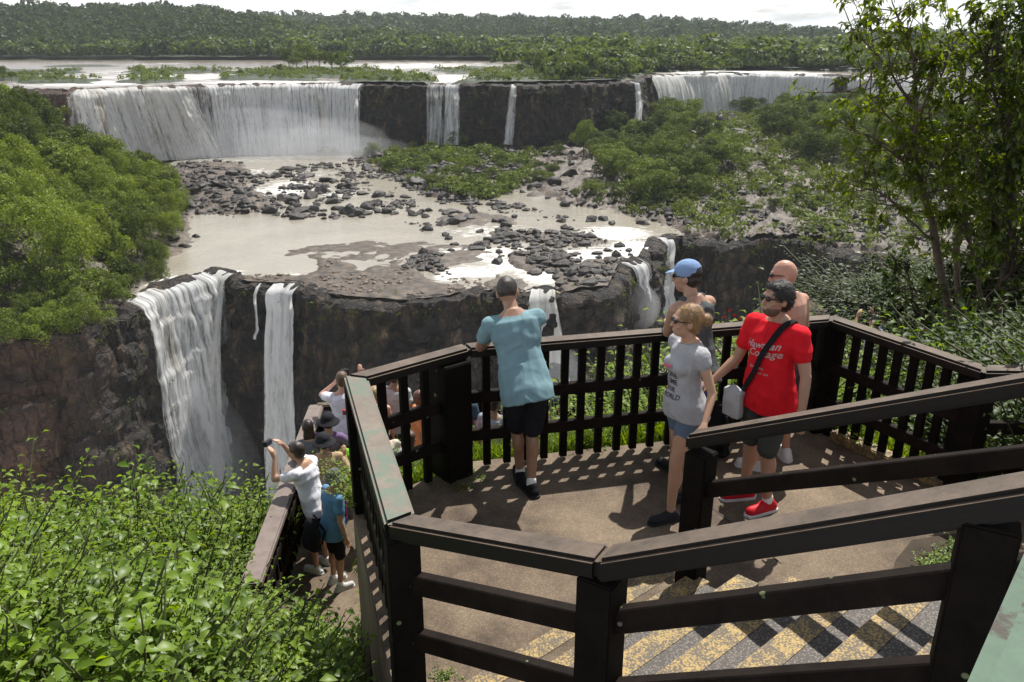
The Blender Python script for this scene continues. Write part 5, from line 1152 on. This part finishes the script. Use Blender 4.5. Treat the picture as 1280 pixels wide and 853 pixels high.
def person(label, loc, face, H=1.75, skin=(.42, .24, .16), lean=0, side=0, twist=0, head=(0, 0), arms=(None, None), legs=None, shirt=None, sleeve='short', shorts=(.02, .02, .03), leglen='knee',
           shoe=(.02, .02, .02), sock=(.8, .8, .8), hair=(.03, .02, .015), hairs='short', hat=None, hatcol=(.1, .1, .1), glasses=False, female=False, hero=False, hand_open=.5, group=None, world=True, pelvis=(0, 0), beard=None):
    fx, fy = face; rz = math.atan2(-fx, fy); sc = H / 1.75
    Wm = Matrix.Translation(V3(loc)) @ Matrix.Rotation(rz, 4, 'Z') @ Matrix.Scale(sc, 4); Wi = Wm.inverted()
    lw = lambda p: Wi @ V3(p)
    vx = .0075 if hero else .0125
    pel = V3((pelvis[0], pelvis[1], .95))
    Mt = Matrix.Rotation(rad(-twist), 4, 'Z') @ Matrix.Rotation(rad(-lean), 4, 'X') @ Matrix.Rotation(rad(side), 4, 'Y')
    T = lambda x, y, z: pel + (Mt @ V3((x, y, z)))
    ax, ay = (Mt.to_3x3() @ V3((1, 0, 0))), (Mt.to_3x3() @ V3((0, 1, 0)))
    sw = .163 if female else .178
    prof = ([(-.12, .145, .10), (-.05, .175, .118), (.05, .165, .11), (.15, .13, .092), (.25, .128, .095), (.36, .148, .115), (.45, .15, .10), (.50, .11, .075), (.54, .06, .055)] if female else
            [(-.12, .145, .10), (-.05, .162, .115), (.05, .155, .112), (.15, .148, .108), (.25, .155, .112), (.36, .175, .12), (.45, .178, .105), (.50, .125, .08), (.55, .062, .06)])
    yoff = lambda z: -.015 + .02 * math.sin(z * 7)
    b = PB()
    b.loft([(T(0, yoff(z), z), ax * rx, ay * ry) for z, rx, ry in prof])
    if female:
        for s in (-1, 1): b.ell(T(s * .06, .070, .335), .058, .05, .06)
    sh = [T(-sw, -.01, .455), T(sw, -.01, .455)]
    for i, s in enumerate((-1, 1)): b.cap(T(s * .09, -.01, .465), sh[i], .062, .056)
    nk, hc = T(0, -.005, .53), None
    b.cap(T(0, -.01, .5), T(0, .015, .62), .056, .052)
    Mh = (Mt.to_3x3() @ Matrix.Rotation(rad(lean * .6), 3, 'X')) @ Matrix.Rotation(rad(head[0]), 3, 'Z') @ Matrix.Rotation(rad(-head[1]), 3, 'X')
    hc = T(0, .03, .68); HP = lambda x, y, z: hc + Mh @ V3((x, y, z))
    b.ell(HP(0, -.008, .018), .076, .098, .105, Mh); b.ell(HP(0, .028, -.055), .056, .066, .066, Mh); b.ell(HP(0, .062, -.088), .026, .026, .022, Mh)
    b.cap(HP(0, .088, .012), HP(0, .108, -.028), .009, .0145); b.ell(HP(0, .088, -.058), .022, .012, .006, Mh); b.ell(HP(0, .084, -.069), .019, .012, .006, Mh)
    b.cap(HP(-.035, .084, .034), HP(.035, .084, .034), .010, .010)
    for s in (-1, 1): b.ell(HP(s * .079, -.008, -.01), .009, .02, .032, Mh); b.ell(HP(s * .04, .07, -.03), .02, .016, .018, Mh)
    # arms and hands
    dflt = [(T(s * (sw + .05), -.02, .16), T(s * (sw + .07), .05, -.08)) for s in (-1, 1)]
    el, wr = [], []
    for i, s in enumerate((-1, 1)):
        if arms[i] is None: e, w_ = dflt[i]; hd = None
        else:
            e, w_ = (lw(arms[i][0]), lw(arms[i][1])) if world else (V3(arms[i][0]), V3(arms[i][1])); hd = arms[i][2] if len(arms[i]) > 2 else None
        # keep human limb lengths
        S0 = sh[i]; e = S0 + (e - S0).normalized() * .29; w_ = e + (w_ - e).normalized() * .25; el.append(e); wr.append(w_)
        b.cap(S0, e, .050 if not female else .042, .038 if not female else .033, bulge=.08); b.cap(e, w_, .040 if not female else .034, .026 if not female else .022, bulge=.06)
        d = (w_ - e).normalized()
        if hd is not None: d = ((Wi.to_3x3() @ V3(hd)) if world else V3(hd)).normalized()
        sidev = d.cross(V3((0, 0, 1))); sidev = sidev.normalized() if sidev.length > .15 else V3((1, 0, 0)); pn = sidev.cross(d).normalized()
        if arms[i] is None: sidev, pn = V3((0, 1, 0)), V3((-s, 0, 0))
        b.cap(w_, w_ + d * .075, .026, .028); b.cap(w_ + d * .03 - sidev * .02, w_ + d * .08 - sidev * .024, .017, .014); b.cap(w_ + d * .03 + sidev * .02, w_ + d * .08 + sidev * .024, .017, .014)
        fr = .0095 if hero else .011
        for k, fl in enumerate((.068, .078, .072, .056)):
            o_ = (k - 1.5) * .020; p0 = w_ + d * .08 + sidev * o_; bend = pn * -1 * hand_open
            d1 = (d + bend * .5).normalized(); d2 = (d + bend * 1.4).normalized(); p1 = p0 + d1 * fl * .5; b.cap(p0, p1, fr, fr * .95, 8); b.cap(p1, p1 + d2 * fl * .5, fr * .95, fr * .8, 8)
        tp = w_ + d * .03 - sidev * .025 * (1 if i else -1); td = (d * .7 - sidev * .7 * (1 if i else -1) - pn * .3).normalized(); b.cap(tp, tp + td * .035, .013, .011, 8); b.cap(tp + td * .035, tp + td * .035 + (td + d).normalized() * .03, .011, .009, 8)
    # legs
    lg = legs or [((-.10, .01, .5), (-.105, -.02, .085), (0, 1)), ((.10, .01, .5), (.105, -.02, .085), (.1, 1))]
    hp = [pel + V3((-.088, 0, -.03)), pel + V3((.088, 0, -.03))]
    for i in (0, 1):
        kn, an, fd = V3(lg[i][0]), V3(lg[i][1]), V3((lg[i][2][0], lg[i][2][1], 0)).normalized()
        b.cap(hp[i], kn, .088, .054, 14, bulge=.03); b.cap(kn, an, .053, .034, 12, bulge=.0); b.ell(kn.lerp(an, .3) - fd * .018, .05, .052, .11); b.cap(an, an - fd * .04 + V3((0, 0, -.03)), .035, .034)
        b.cap(an + V3((0, 0, -.045)), an + fd * .13 + V3((0, 0, -.052)), .036, .03)
    root = b.solid('person', skinm(skin), None, vx, 3); root.matrix_world = Wm; tag(root, label, 'person', group)
    def ch(pb, name, mat, v=None, it=3, wr_=0): return pb.solid(name, mat, root, v or vx, it, wr_)
    # clothes
    if shirt is not None:
        p = PB(); g = .016; tank = sleeve == 'none'; cut = -.09 if female else -.15
        pr = [(z, rx + g + (.015 if z < .1 else .006 if z < .2 else 0), ry + g + (.02 if z < .1 else .008 if z < .2 else 0)) for z, rx, ry in prof if z < .5]
        pr[0] = (cut, pr[1][1] + .004, pr[1][2] + .01); pr[1] = (pr[1][0], pr[1][1] + .004, pr[1][2] + .01)
        p.loft([(T(0, yoff(z), z), ax * rx, ay * ry) for z, rx, ry in pr] + ([(T(0, -.012, .515), ax * .105, ay * .082)] if not tank else [(T(0, -.012, .5), ax * .085, ay * .085)]))
        if female:
            for s in (-1, 1): p.ell(T(s * .06, .085, .335), .068, .058, .07)
        if tank:
            for s in (-1, 1): p.cap(T(s * .085, -.01, .38), T(s * .09, -.012, .50), .06, .045)
        else:
            for i, s in enumerate((-1, 1)):
                p.cap(T(s * .08, -.01, .455), sh[i], .072, .07)
                if sleeve == 'short': p.cap(sh[i], sh[i].lerp(el[i], .52), .068, .064 if not female else .058)
                elif sleeve == 'cap': p.cap(sh[i], sh[i].lerp(el[i], .25), .062, .06)
                else: p.cap(sh[i], el[i], .066, .054); p.cap(el[i], el[i].lerp(wr[i], .95), .054, .038)
        so = ch(p, 'tank_top' if tank else 'shirt' if sleeve != 'long' else 'jacket', cloth(shirt), wr_=.0085)
    else: so = None
    if shorts is not None:
        p = PB(); p.loft([(T(0, yoff(z), z), ax * (rx + .013), ay * (ry + .013)) for z, rx, ry in prof if z < .06])
        f = {'knee': .92, 'short': .42, 'mid': .7, 'long': 1}[leglen]
        for i in (0, 1):
            kn, an = V3(lg[i][0]), V3(lg[i][1]); e2 = hp[i].lerp(kn, f); p.cap(hp[i].lerp(kn, .1), e2, .09, .09 - .03 * f if leglen != 'knee' else .078, 14)
            if leglen == 'long': p.cap(kn, kn.lerp(an, .95), .072, .058, 12)
        ch(p, 'trousers' if leglen == 'long' else 'shorts', cloth(shorts), wr_=.007)
    for i in (0, 1):
        an = V3(lg[i][1]); fd = V3((lg[i][2][0], lg[i][2][1], 0)).normalized()
        p = PB(); z0 = V3((0, 0, -an.z + .035)); p.cap(an * 1 + z0 - fd * .045, an + z0 + fd * .15, .046, .042); p.cap(an + z0 - fd * .02 + V3((0, 0, .035)), an + z0 + fd * .06 + V3((0, 0, .015)), .045, .036)
        so_ = ch(p, 'shoe', cloth(shoe, .5), .009)
        q = PB(); q.cap(an + z0 - fd * .05 + V3((0, 0, -.028)), an + z0 + fd * .155 + V3((0, 0, -.028)), .05, .045); 
        for k, v in enumerate(q.V): q.V[k] = (v[0], v[1], max(an.z + z0.z - .036, min(v[2], an.z + z0.z - .014)))
        q.build('sole', cloth((.6, .6, .6) if shoe[0] > .3 or shoe[0] > shoe[1] * 3 else (.03, .03, .03)), so_)
        if sock:
            p = PB(); p.cap(an + V3((0, 0, -.01)), an + V3((0, 0, .035)), .041, .040); ch(p, 'sock', cloth(sock), .009)
    # hair
    if hairs:
        p = PB()
        if hairs in ('short', 'bun', 'long'):
            p.ell(HP(0, -.022, .034), .084, .098, .096, Mh); p.ell(HP(0, -.045, -.015), .078, .07, .075, Mh)
            if hairs == 'bun':
                p.ell(HP(0, -.155, .01), .046, .042, .046, Mh); p.ell(HP(0, -.03, .04), .088, .104, .098, Mh); p.ell(HP(0, -.06, -.04), .06, .05, .06, Mh)
            if hairs == 'long': p.ell(HP(0, -.06, -.10), .085, .05, .15, Mh); p.ell(HP(.02, -.05, -.22), .06, .04, .10, Mh)
            if hairs == 'short': p.ell(HP(0, .02, .088), .06, .06, .03, Mh)
        elif hairs == 'buzz': p.ell(HP(0, -.016, .026), .0795, .0965, .10, Mh)
        ho = ch(p, 'hair', hairm(hair), .008, 1, .004 if hairs != 'buzz' else .001)
        if hero and hairs != 'buzz' and not hat:                     # loose strands lying over the hair
            me = ho.data; nv = len(me.vertices); co = np.empty(nv * 3, np.float32); me.vertices.foreach_get('co', co); co = co.reshape(-1, 3); nr = np.empty(nv * 3, np.float32); me.vertices.foreach_get('normal', nr); nr = nr.reshape(-1, 3)
            k = RNG.integers(0, nv, 2600); pc = co[k]; nn = nr[k]; dn = np.array(Mh @ V3((0, -.8, -.45))); D_ = unit(dn + RNG.normal(size=(2600, 3)) * (.18 if hairs == 'bun' else .4) + nn * (.05 if hairs == 'bun' else .2)); D_ = unit(D_ - nn * ((D_ * nn).sum(1, keepdims=True) - .18))
            s_ = RNG.uniform(.018, .030 if hairs == 'bun' else .04, 2600); link('hair_strands', leafmesh('hair_strands', pc + nn * .002 + D_ * s_[:, None] * .4, unit(nn + RNG.normal(size=(2600, 3)) * .1), D_, s_, np.full(2600, .0035), hairm(hair)), ho)
    if beard:
        p = PB(); p.ell(HP(0, .030, -.066), .0575, .066, .060, Mh); ch(p, 'beard', hairm(beard), .008, 2)
    if glasses:
        p = PB()
        for s in (-1, 1): p.ell(HP(s * .032, .094, .014), .026, .010, .019, Mh); p.cap(HP(s * .055, .088, .018), HP(s * .082, -.005, .012), .004, .004, 6)
        p.cap(HP(-.02, .102, .018), HP(.02, .102, .018), .004, .004, 6); p.build('sunglasses', M_BLK, root, smooth=True)
    else:
        for s in (-1, 1): p = PB(); p.ell(HP(s * .032, .084, .014), .012, .008, .007, Mh); p.build('eye', M_BLK, root, smooth=True)
    if hat == 'cap':
        p = PB(); p.ell(HP(0, -.01, .052), .092, .108, .088, Mh); o = ch(p, 'cap', cloth(hatcol), .008, 2, .001)
        p = PB(); R = []
        for k in range(7): a = k / 6; R.append((HP(0, .08 + .085 * a, .048 - .022 * a * a), (Mh @ V3((.078 * math.cos(a * 1.1), 0, 0))), Mh @ V3((0, 0, .006)))) 
        p.loft(R); p.solid('brim', cloth(hatcol), o, .006, 2)
    if hat == 'bucket' or hat == 'wide':
        w2 = .145 if hat == 'bucket' else .165
        p = PB(); p.ell(HP(0, -.012, .06), .092, .108, .085, Mh); p.loft([(HP(0, -.01, z), Mh @ V3((r, 0, 0)), Mh @ V3((0, r * 1.1, 0))) for z, r in ((-.012, w2 * .97), (-.004, w2), (.04, .108), (.07, .09))], 20); ch(p, 'sun_hat', cloth(hatcol), .009, 2, .003)
    return root, so, HP, Wm, T

def to_world(Wm, v): return Wm @ v
def thing_mb(pb, name, label, cat, mat, solid=None, group=None):
    o = pb.solid(name, mat, None, solid, 2) if solid else pb.build(name, mat, None, .004); tag(o, label, cat, group); return o
def camera_prop(p, d, col, label):
    d = V3(d).normalized(); s = d.cross(V3((0, 0, 1))).normalized(); u = s.cross(d); M = Matrix((s, d, u)).transposed().to_4x4(); M.translation = V3(p)
    pb = PB(); pb.prism([(-.06, -.02), (.06, -.02), (.06, .02), (-.06, .02)], -.035, .035); o = pb.build('camera', col, None, .006); pb = PB(); pb.cap((0, .01, 0), (0, .05, 0), .026, .024); pb.build('lens', M_BLK, o, smooth=True)
    pb = PB(); pb.prism([(-.045, -.024), (.03, -.024), (.03, -.018), (-.045, -.018)], -.026, .026); pb.build('screen', mat_simple('screen', (.05, .06, .08), .15, 0, 1, 0), o)
    o.matrix_world = M; tag(o, label, 'camera'); return o
def rucksack(loc, d, s, col, label, name='backpack'):
    pb = PB(); pb.ell((0, 0, .22), .15, .09, .23); pb.ell((0, -.07, .14), .11, .06, .11); pb.ell((0, 0, .05), .14, .085, .06); o = pb.solid(name, cloth(col), None, .012, 2, .006)
    for sx in (-.08, .08): q = PB(); q.cap((sx, .08, .36), (sx * 1.1, .13, .24), .014, .014, 8); q.cap((sx * 1.1, .13, .24), (sx, .08, .08), .014, .012, 8); q.build('strap', M_BLKC, o, smooth=True)
    q = PB(); q.cap((-.04, .06, .44), (.04, .06, .44), .012, .012, 8); q.build('handle', M_BLKC, o, smooth=True)
    o.matrix_world = Matrix.Translation(V3(loc)) @ Matrix.Rotation(math.atan2(-d[0], d[1]), 4, 'Z') @ Matrix.Scale(s, 4); tag(o, label, 'bag'); return o

SKIN, SKIND, SKINP = (.44, .25, .165), (.30, .165, .10), (.55, .30, .22)
# --- five on the terrace
p1 = person('man in a light blue t-shirt leaning over the back rail, seen from behind', (.07, 5.80, 0), (-.05, 1), 1.78, (.33, .19, .125), lean=24, side=-7, twist=-6, head=(-16, 18), pelvis=(.02, -.14),
       arms=(((-.27, 5.99, 1.08), (-.20, 6.14, 1.12), (.4, .3, -.7)), ((.10, 6.34, 1.19), (-.06, 6.40, 1.18), (-.8, .4, 0))), legs=[((-.03, .04, .49), (.0, .06, .085), (-.1, 1)), ((.085, -.05, .5), (.075, -.13, .085), (-.45, 1))],
       shirt=(.17, .275, .31), shorts=(.013, .014, .02), leglen='knee', shoe=(.012, .012, .014), sock=(.75, .75, .75), hair=(.03, .022, .018), hairs='buzz', glasses=True, hero=True)
p2 = person('man in a pale blue cap and grey tank top leaning on the rail', (1.42, 6.08, 0), (-.55, .83), 1.78, (.42, .25, .17), lean=10, side=0, head=(30, 2), pelvis=(0, -.05),
       arms=(((1.24, 6.20, 1.13), (1.30, 6.45, 1.17), (.2, 1, 0)), ((1.50, 6.46, 1.15), (1.46, 6.64, 1.17), (0, 1, 0))), shirt=(.075, .088, .092), sleeve='none', shorts=(.09, .13, .30), leglen='knee', shoe=(.015, .015, .015), sock=None, hair=(.012, .009, .008), hat='cap', hatcol=(.20, .30, .50), glasses=True, hero=True)
p3 = person('blonde woman with a bun in a pale grey printed t-shirt and denim shorts', (1.25, 5.42, 0), (-.93, -.37), 1.65, (.50, .29, .19), lean=1, twist=0, head=(-14, -2), female=True,
       arms=(((1.42, 5.16, .98), (1.30, 5.02, .88)), ((1.26, 5.60, 1.0), (1.26, 5.55, .8))), legs=[((-.10, .10, .5), (-.105, .12, .085), (0, 1)), ((.10, -.06, .5), (.105, -.20, .085), (.1, 1))],
       shirt=(.38, .38, .40), sleeve='cap', shorts=(.12, .16, .23), leglen='short', shoe=(.02, .02, .025), sock=None, hair=(.30, .18, .08), hairs='bun', glasses=True, hero=True)
p4 = person('dark haired man in a red printed t-shirt with a black bag strap', (1.88, 5.50, 0), (-.80, -.60), 1.80, (.42, .24, .16), lean=0, twist=-4, head=(-24, -2),
       arms=(((2.06, 5.26, 1.12), (2.03, 5.20, .86)), ((1.68, 5.66, 1.18), (1.50, 5.62, 1.0), (-1, .0, -.5))), legs=[((-.09, .06, .5), (-.10, .0, .085), (.2, 1)), ((.10, .0, .5), (.12, -.02, .085), (.5, 1))],
       shirt=(.62, .012, .022), shorts=(.055, .058, .055), leglen='knee', shoe=(.50, .015, .025), sock=(.75, .75, .75), hair=(.012, .010, .009), beard=(.11, .065, .045), glasses=True, hero=True)
p5 = person('bald shirtless man standing at the back rail behind the man in red', (2.21, 6.20, 0), (-.62, .78), 1.76, (.50, .27, .19), lean=10, head=(34, 6), pelvis=(0, -.06),
       arms=(((2.05, 6.35, 1.13), (2.05, 6.6, 1.16)), ((2.44, 6.44, 1.13), (2.26, 6.60, 1.16), (-.8, .5, 0))), legs=[((-.13, .03, .5), (-.2, -.02, .085), (-.5, 1)), ((.12, .0, .5), (.14, -.04, .085), (.6, .9))],
       shirt=None, shorts=(.05, .05, .06), leglen='knee', shoe=(.6, .6, .6), sock=None, hairs=None, glasses=True, hero=True)

def print_text(pr, lines, mat, name='lettering', depth=.004):
    """lettering laid on the front of a shirt: (text, x, z, size, shear, rot) in torso coordinates"""
    root, so, HP, Wm, T = pr; bm = bmesh.new(); bm.from_mesh(so.data); bvh = BVHTree.FromBMesh(bm); bm.free(); ax = (T(1, 0, 0) - T(0, 0, 0)).normalized(); ay = (T(0, 1, 0) - T(0, 0, 0)).normalized(); az = ax.cross(ay)
    for txt, x, z, size, shear, rot, m in lines:
        cu = bpy.data.curves.new('t', 'FONT'); cu.body = txt; cu.size = size; cu.shear = shear; cu.align_x = 'CENTER'; cu.resolution_u = 2; cu.offset = size * .012
        o = link('t', cu); dg = bpy.context.evaluated_depsgraph_get(); me = bpy.data.meshes.new_from_object(o.evaluated_get(dg)); bpy.data.objects.remove(o)
        bm = bmesh.new(); bm.from_mesh(me); bmesh.ops.triangulate(bm, faces=bm.faces); bmesh.ops.subdivide_edges(bm, edges=[e for e in bm.edges if e.calc_length() > size * .2], cuts=1)
        for v in bm.verts:
            lx, lz = -v.co.x, v.co.y; lx, lz = lx * math.cos(rot) + lz * math.sin(rot), -lx * math.sin(rot) + lz * math.cos(rot)
            p = T(x + lx, .5, z + lz); hit = bvh.ray_cast(p, -ay)
            v.co = (hit[0] + ay * depth) if hit[0] else T(x + lx, .12, z + lz)
        bm.to_mesh(me); bm.free(); me.materials.clear(); me.materials.append(m); me.name = name; o2 = link(name, me, so)
INK_W, INK_K, INK_P, INK_B = mat_simple('pale_print', (.50, .36, .36), .8, .1, 9, 0), mat_simple('dark_print', (.05, .05, .06), .8, .1, 9, 0), mat_simple('pink_print', (.65, .16, .25), .8, .1, 9, 0), mat_simple('blue_print', (.12, .2, .4), .8, .1, 9, 0)
print_text(p4, [('Hawaiian', .02, .34, .074, .45, .12, INK_W), ('Cottage', -.0, .282, .078, .45, .12, INK_W), ('bowlers', .035, .185, .035, 0, .05, INK_W), ('surf  club', -.02, .155, .022, 0, .05, INK_W)], INK_W)
print_text(p3, [('ONE', .0, .25, .062, .1, .1, INK_K), ('TIME', .0, .195, .06, .1, .1, INK_K), ('OUR', .01, .135, .055, .1, .1, INK_K), ('WORLD', .0, .08, .056, .1, .1, INK_K)], INK_K)
# pink lips and blue dash printed on the woman's shirt
def blot(pr, x, z, w_, h_, m, name):
    root, so, HP, Wm, T = pr; bm = bmesh.new(); bm.from_mesh(so.data); bvh = BVHTree.FromBMesh(bm); bm.free(); ay = (T(0, 1, 0) - T(0, 0, 0)).normalized(); V = []; n = 14
    for r in (0, .35, .7, 1):
        for k in range(n):
            a = 2 * math.pi * k / n; rr = r * (1 + .2 * math.sin(3 * a)); p = T(x + w_ * rr * math.cos(a), .5, z + h_ * rr * math.sin(a)); hh = bvh.ray_cast(p, -ay); V.append((hh[0] + ay * .004) if hh[0] else T(x, .12, z))
    F = [(r * n + k, r * n + (k + 1) % n, (r + 1) * n + (k + 1) % n, (r + 1) * n + k) for r in range(3) for k in range(n)]
    me = bpy.data.meshes.new(name); me.from_pydata([tuple(v) for v in V], [], F); me.materials.append(m); link(name, me, so)
blot(p3, .055, .33, .055, .018, INK_P, 'printed_motif'); blot(p3, .07, .275, .014, .02, INK_B, 'printed_motif'); blot(p3, .085, .12, .008, .07, INK_P, 'printed_motif')
# red man's strap and bag
root, so, HP, Wm, T = p4; bm = bmesh.new(); bm.from_mesh(so.data); bvh = BVHTree.FromBMesh(bm); bm.free()
pts = [T(-.115, .0, .60), T(-.10, .12, .52), T(-.03, .22, .36), T(.05, .24, .2), T(.13, .22, .04), T(.20, .10, -.06), T(.20, -.06, -.06), T(.1, -.22, .1), T(-.02, -.24, .3), T(-.09, -.2, .48), T(-.115, -.08, .59)]
sn = []
for i in range(len(pts)):
    for k in range(4):
        p = pts[i].lerp(pts[(i + 1) % len(pts)], k / 4); h_ = bvh.find_nearest(p); sn.append((h_[0] + h_[1] * .008, h_[1]))
for _ in range(3): sn = [((sn[i - 1][0] + sn[i][0] * 2 + sn[(i + 1) % len(sn)][0]) / 4 + sn[i][1] * .002, (sn[i - 1][1] + sn[i][1] + sn[(i + 1) % len(sn)][1]).normalized()) for i in range(len(sn))]
pb = PB(); V = []; F = []; n = len(sn)
for i, (p, nr) in enumerate(sn):
    tg = (sn[(i + 1) % n][0] - sn[i - 1][0]).normalized(); sdv = tg.cross(nr).normalized() * .021; V += [p - sdv, p + sdv, p + sdv + nr * .004, p - sdv + nr * .004]
for i in range(n):
    a, c = i * 4, ((i + 1) % n) * 4
    for j in range(4): F.append((a + j, c + j, c + (j + 1) % 4, a + (j + 1) % 4))
pb.add(V, F); bag_o = PB(); bag_o.ell((0, 0, 0), .085, .045, .125); bag_o.prism([(-.075, -.035), (.075, -.035), (.075, .035), (-.075, .035)], -.12, .09)
o = bag_o.solid('shoulder_bag', cloth((.42, .44, .46)), None, .008, 14, .004); Mb = Wm @ Matrix.Translation(T(.20, .12, -.12)); o.matrix_world = Mb; tag(o, 'small silver grey shoulder bag at the hip of the man in red', 'bag')
st = pb.build('strap', M_BLKC, o); st.matrix_parent_inverse = Matrix.Identity(4); st.matrix_basis = Mb.inverted() @ Wm
rucksack((1.72, 6.30, 0), (-.2, -1), 1.15, (.012, .012, .014), 'black rucksack on the terrace floor against the back fence')

# --- visitors on the lower platform
CROWD = 'visitors on the lower platform'
z = ZL
def crowd(label, x, y, face, **k): return person(label, (x, y, z), face, group=CROWD, **k)
crowd('man in a white t-shirt and black shorts leaning over the lower fence with a camera', -2.42, 8.72, (-.93, .36), H=1.76, skin=SKIN, lean=14, head=(0, 6), arms=(((-2.75, 8.62, z + 1.35), (-2.86, 8.78, z + 1.60), (-.3, .2, .9)), ((-2.62, 9.0, z + 1.4), (-2.80, 8.95, z + 1.62), (-.5, -.2, .6))), shirt=(.72, .72, .78), shorts=(.012, .012, .014), shoe=(.7, .7, .7), sock=None, hair=(.03, .02, .016))
camera_prop((-2.95, 8.84, z + 1.70), (-.9, .4, -.1), M_BLK, 'black camera held over the fence by the man in the white t-shirt')
p = crowd('youngster in a grey sun hat and blue checked shirt with a black bag', -2.12, 8.36, (.75, .6), H=1.58, skin=SKIN, lean=4, shirt=(.10, .22, .36), shorts=(.013, .013, .016), shoe=(.45, .45, .45), hat='bucket', hatcol=(.10, .11, .10), hair=(.05, .04, .03), glasses=True)
rucksack((-2.33, 8.16, z + .66), (.75, .6), .95, (.012, .012, .015), 'black bag hanging at the back of the youngster in the grey sun hat')
crowd('woman in a purple top and black sun hat raising a red camera', -2.42, 9.72, (.05, 1), H=1.66, female=True, skin=SKIN, arms=(None, ((-2.16, 9.72, z + 1.25), (-2.22, 9.98, z + 1.42), (0, .3, 1))), shirt=(.16, .11, .22), shorts=(.22, .02, .14), leglen='long', hat='wide', hatcol=(.018, .018, .022))
camera_prop((-2.22, 10.0, z + 1.56), (0, 1, 0), mat_simple('red_plastic', (.45, .02, .04), .3, .1, 5, 0), 'red compact camera held up by the woman in the black sun hat')
rucksack((-2.16, 9.46, z + .86), (.1, 1), 1.0, (.17, .48, .03), 'bright green backpack beside the woman in purple')
crowd('person in a beige jacket and dark wide brimmed hat lifting one hand', -2.36, 9.18, (-.15, 1), H=1.64, skin=SKIN, sleeve='long', arms=(None, ((-2.1, 9.2, z + 1.15), (-2.2, 9.35, z + 1.4), (0, .2, 1))), shirt=(.42, .30, .19), shorts=(.1, .09, .07), leglen='long', hat='wide', hatcol=(.02, .02, .024))
crowd('woman with long dark hair in a grey jacket at the lower fence', -2.66, 9.62, (-.4, .9), H=1.62, female=True, sleeve='long', shirt=(.13, .15, .19), shorts=(.03, .03, .05), leglen='long', hair=(.018, .012, .010), hairs='long')
crowd('broad man in a white t-shirt holding a camera to his face at the far corner', -2.42, 10.72, (-.25, 1), H=1.82, skin=SKINP, lean=4, head=(0, 4), arms=(((-2.72, 10.85, z + 1.42), (-2.52, 10.98, z + 1.62), (.5, .2, .7)), ((-2.14, 10.9, z + 1.42), (-2.34, 11.0, z + 1.62), (-.5, .2, .7))), shirt=(.70, .70, .80), shorts=(.05, .06, .09), hair=(.10, .06, .035))
camera_prop((-2.44, 11.04, z + 1.72), (-.1, 1, 0), M_BLK, 'camera in front of the face of the broad man at the far corner')
crowd('person in a pink sleeveless top stretching one arm up behind the short fence', -1.95, 10.6, (-.1, 1), H=1.66, skin=SKINP, arms=(((-2.2, 10.75, z + 1.62), (-2.15, 10.8, z + 1.9), (0, .1, 1)), None), sleeve='none', shirt=(.55, .30, .28), shorts=(.3, .3, .34), leglen='long', hair=(.30, .2, .1))
crowd('fair haired person in a cream top seen between the balusters', -1.66, 9.55, (-.4, .9), H=1.60, female=True, skin=SKINP, shirt=(.55, .50, .42), shorts=(.35, .34, .42), leglen='long', hair=(.45, .34, .2), hairs='bun')
crowd('person in a green and yellow cap behind the short fence run', -1.72, 11.0, (.1, 1), H=1.78, skin=SKIND, shirt=(.40, .42, .45), shorts=(.05, .05, .08), hat='cap', hatcol=(.10, .42, .10))
crowd('man in an orange t-shirt turned sideways behind the short fence run', -1.28, 10.3, (.9, .3), H=1.74, skin=SKIND, shirt=(.55, .22, .10), shorts=(.25, .25, .28), leglen='long', hair=(.12, .05, .03))
crowd('woman in white trousers and grey top near the terrace wall', -1.30, 9.3, (.3, 1), H=1.62, female=True, skin=SKIN, shirt=(.30, .31, .34), shorts=(.62, .60, .68), leglen='long', hair=(.07, .04, .025), hairs='long')
crowd('person in a red top and blue trousers near the corner post', -.92, 9.7, (-.3, 1), H=1.64, skin=SKINP, shirt=(.5, .02, .03), shorts=(.05, .07, .16), leglen='long', hair=(.12, .06, .03))
crowd('man in a navy shirt with a green stripe of bag behind the corner post', -.72, 10.5, (0, 1), H=1.76, skin=SKIN, shirt=(.04, .07, .10), shorts=(.10, .12, .17), leglen='long', hair=(.02, .015, .012))
crowd('person in a black and white top behind the legs of the man in light blue', -.25, 10.2, (.4, 1), H=1.70, skin=SKIND, shirt=(.30, .32, .40), shorts=(.03, .03, .03), leglen='long', hair=(.015, .012, .01))
crowd('person in a white t-shirt and dark blue cap among the bushes under the back fence', .55, 10.1, (.7, .7), H=1.74, skin=SKIN, shirt=(.70, .72, .78), shorts=(.1, .1, .14), hat='cap', hatcol=(.02, .03, .09))
crowd('bearded man in a red t-shirt seen left of the far corner post', 4.92, 12.8, (-.6, -.8), H=1.78, skin=SKIN, shirt=(.55, .02, .03), shorts=(.3, .3, .3), hair=(.06, .03, .02), beard=(.06, .035, .02))
crowd('man in a blue and white flowered shirt taking a picture beyond the right fence run', 6.35, 13.5, (-.6, .8), H=1.76, skin=SKIN, arms=(((6.05, 13.6, z + 1.45), (6.15, 13.8, z + 1.7), (.3, .2, .8)), ((6.55, 13.7, z + 1.45), (6.4, 13.85, z + 1.7), (-.3, .2, .8))), shirt=(.38, .42, .55), shorts=(.05, .05, .06), hair=(.015, .012, .01))
camera_prop((6.27, 13.95, z + 1.8), (-.4, 1, 0), M_BLK, 'small camera of the man in the flowered shirt')
crowd('blond child with bare shoulders beyond the right fence run', 5.35, 11.9, (-.5, .8), H=1.42, skin=SKINP, shirt=(.60, .35, .28), sleeve='none', shorts=(.1, .12, .3), hair=(.4, .28, .14))
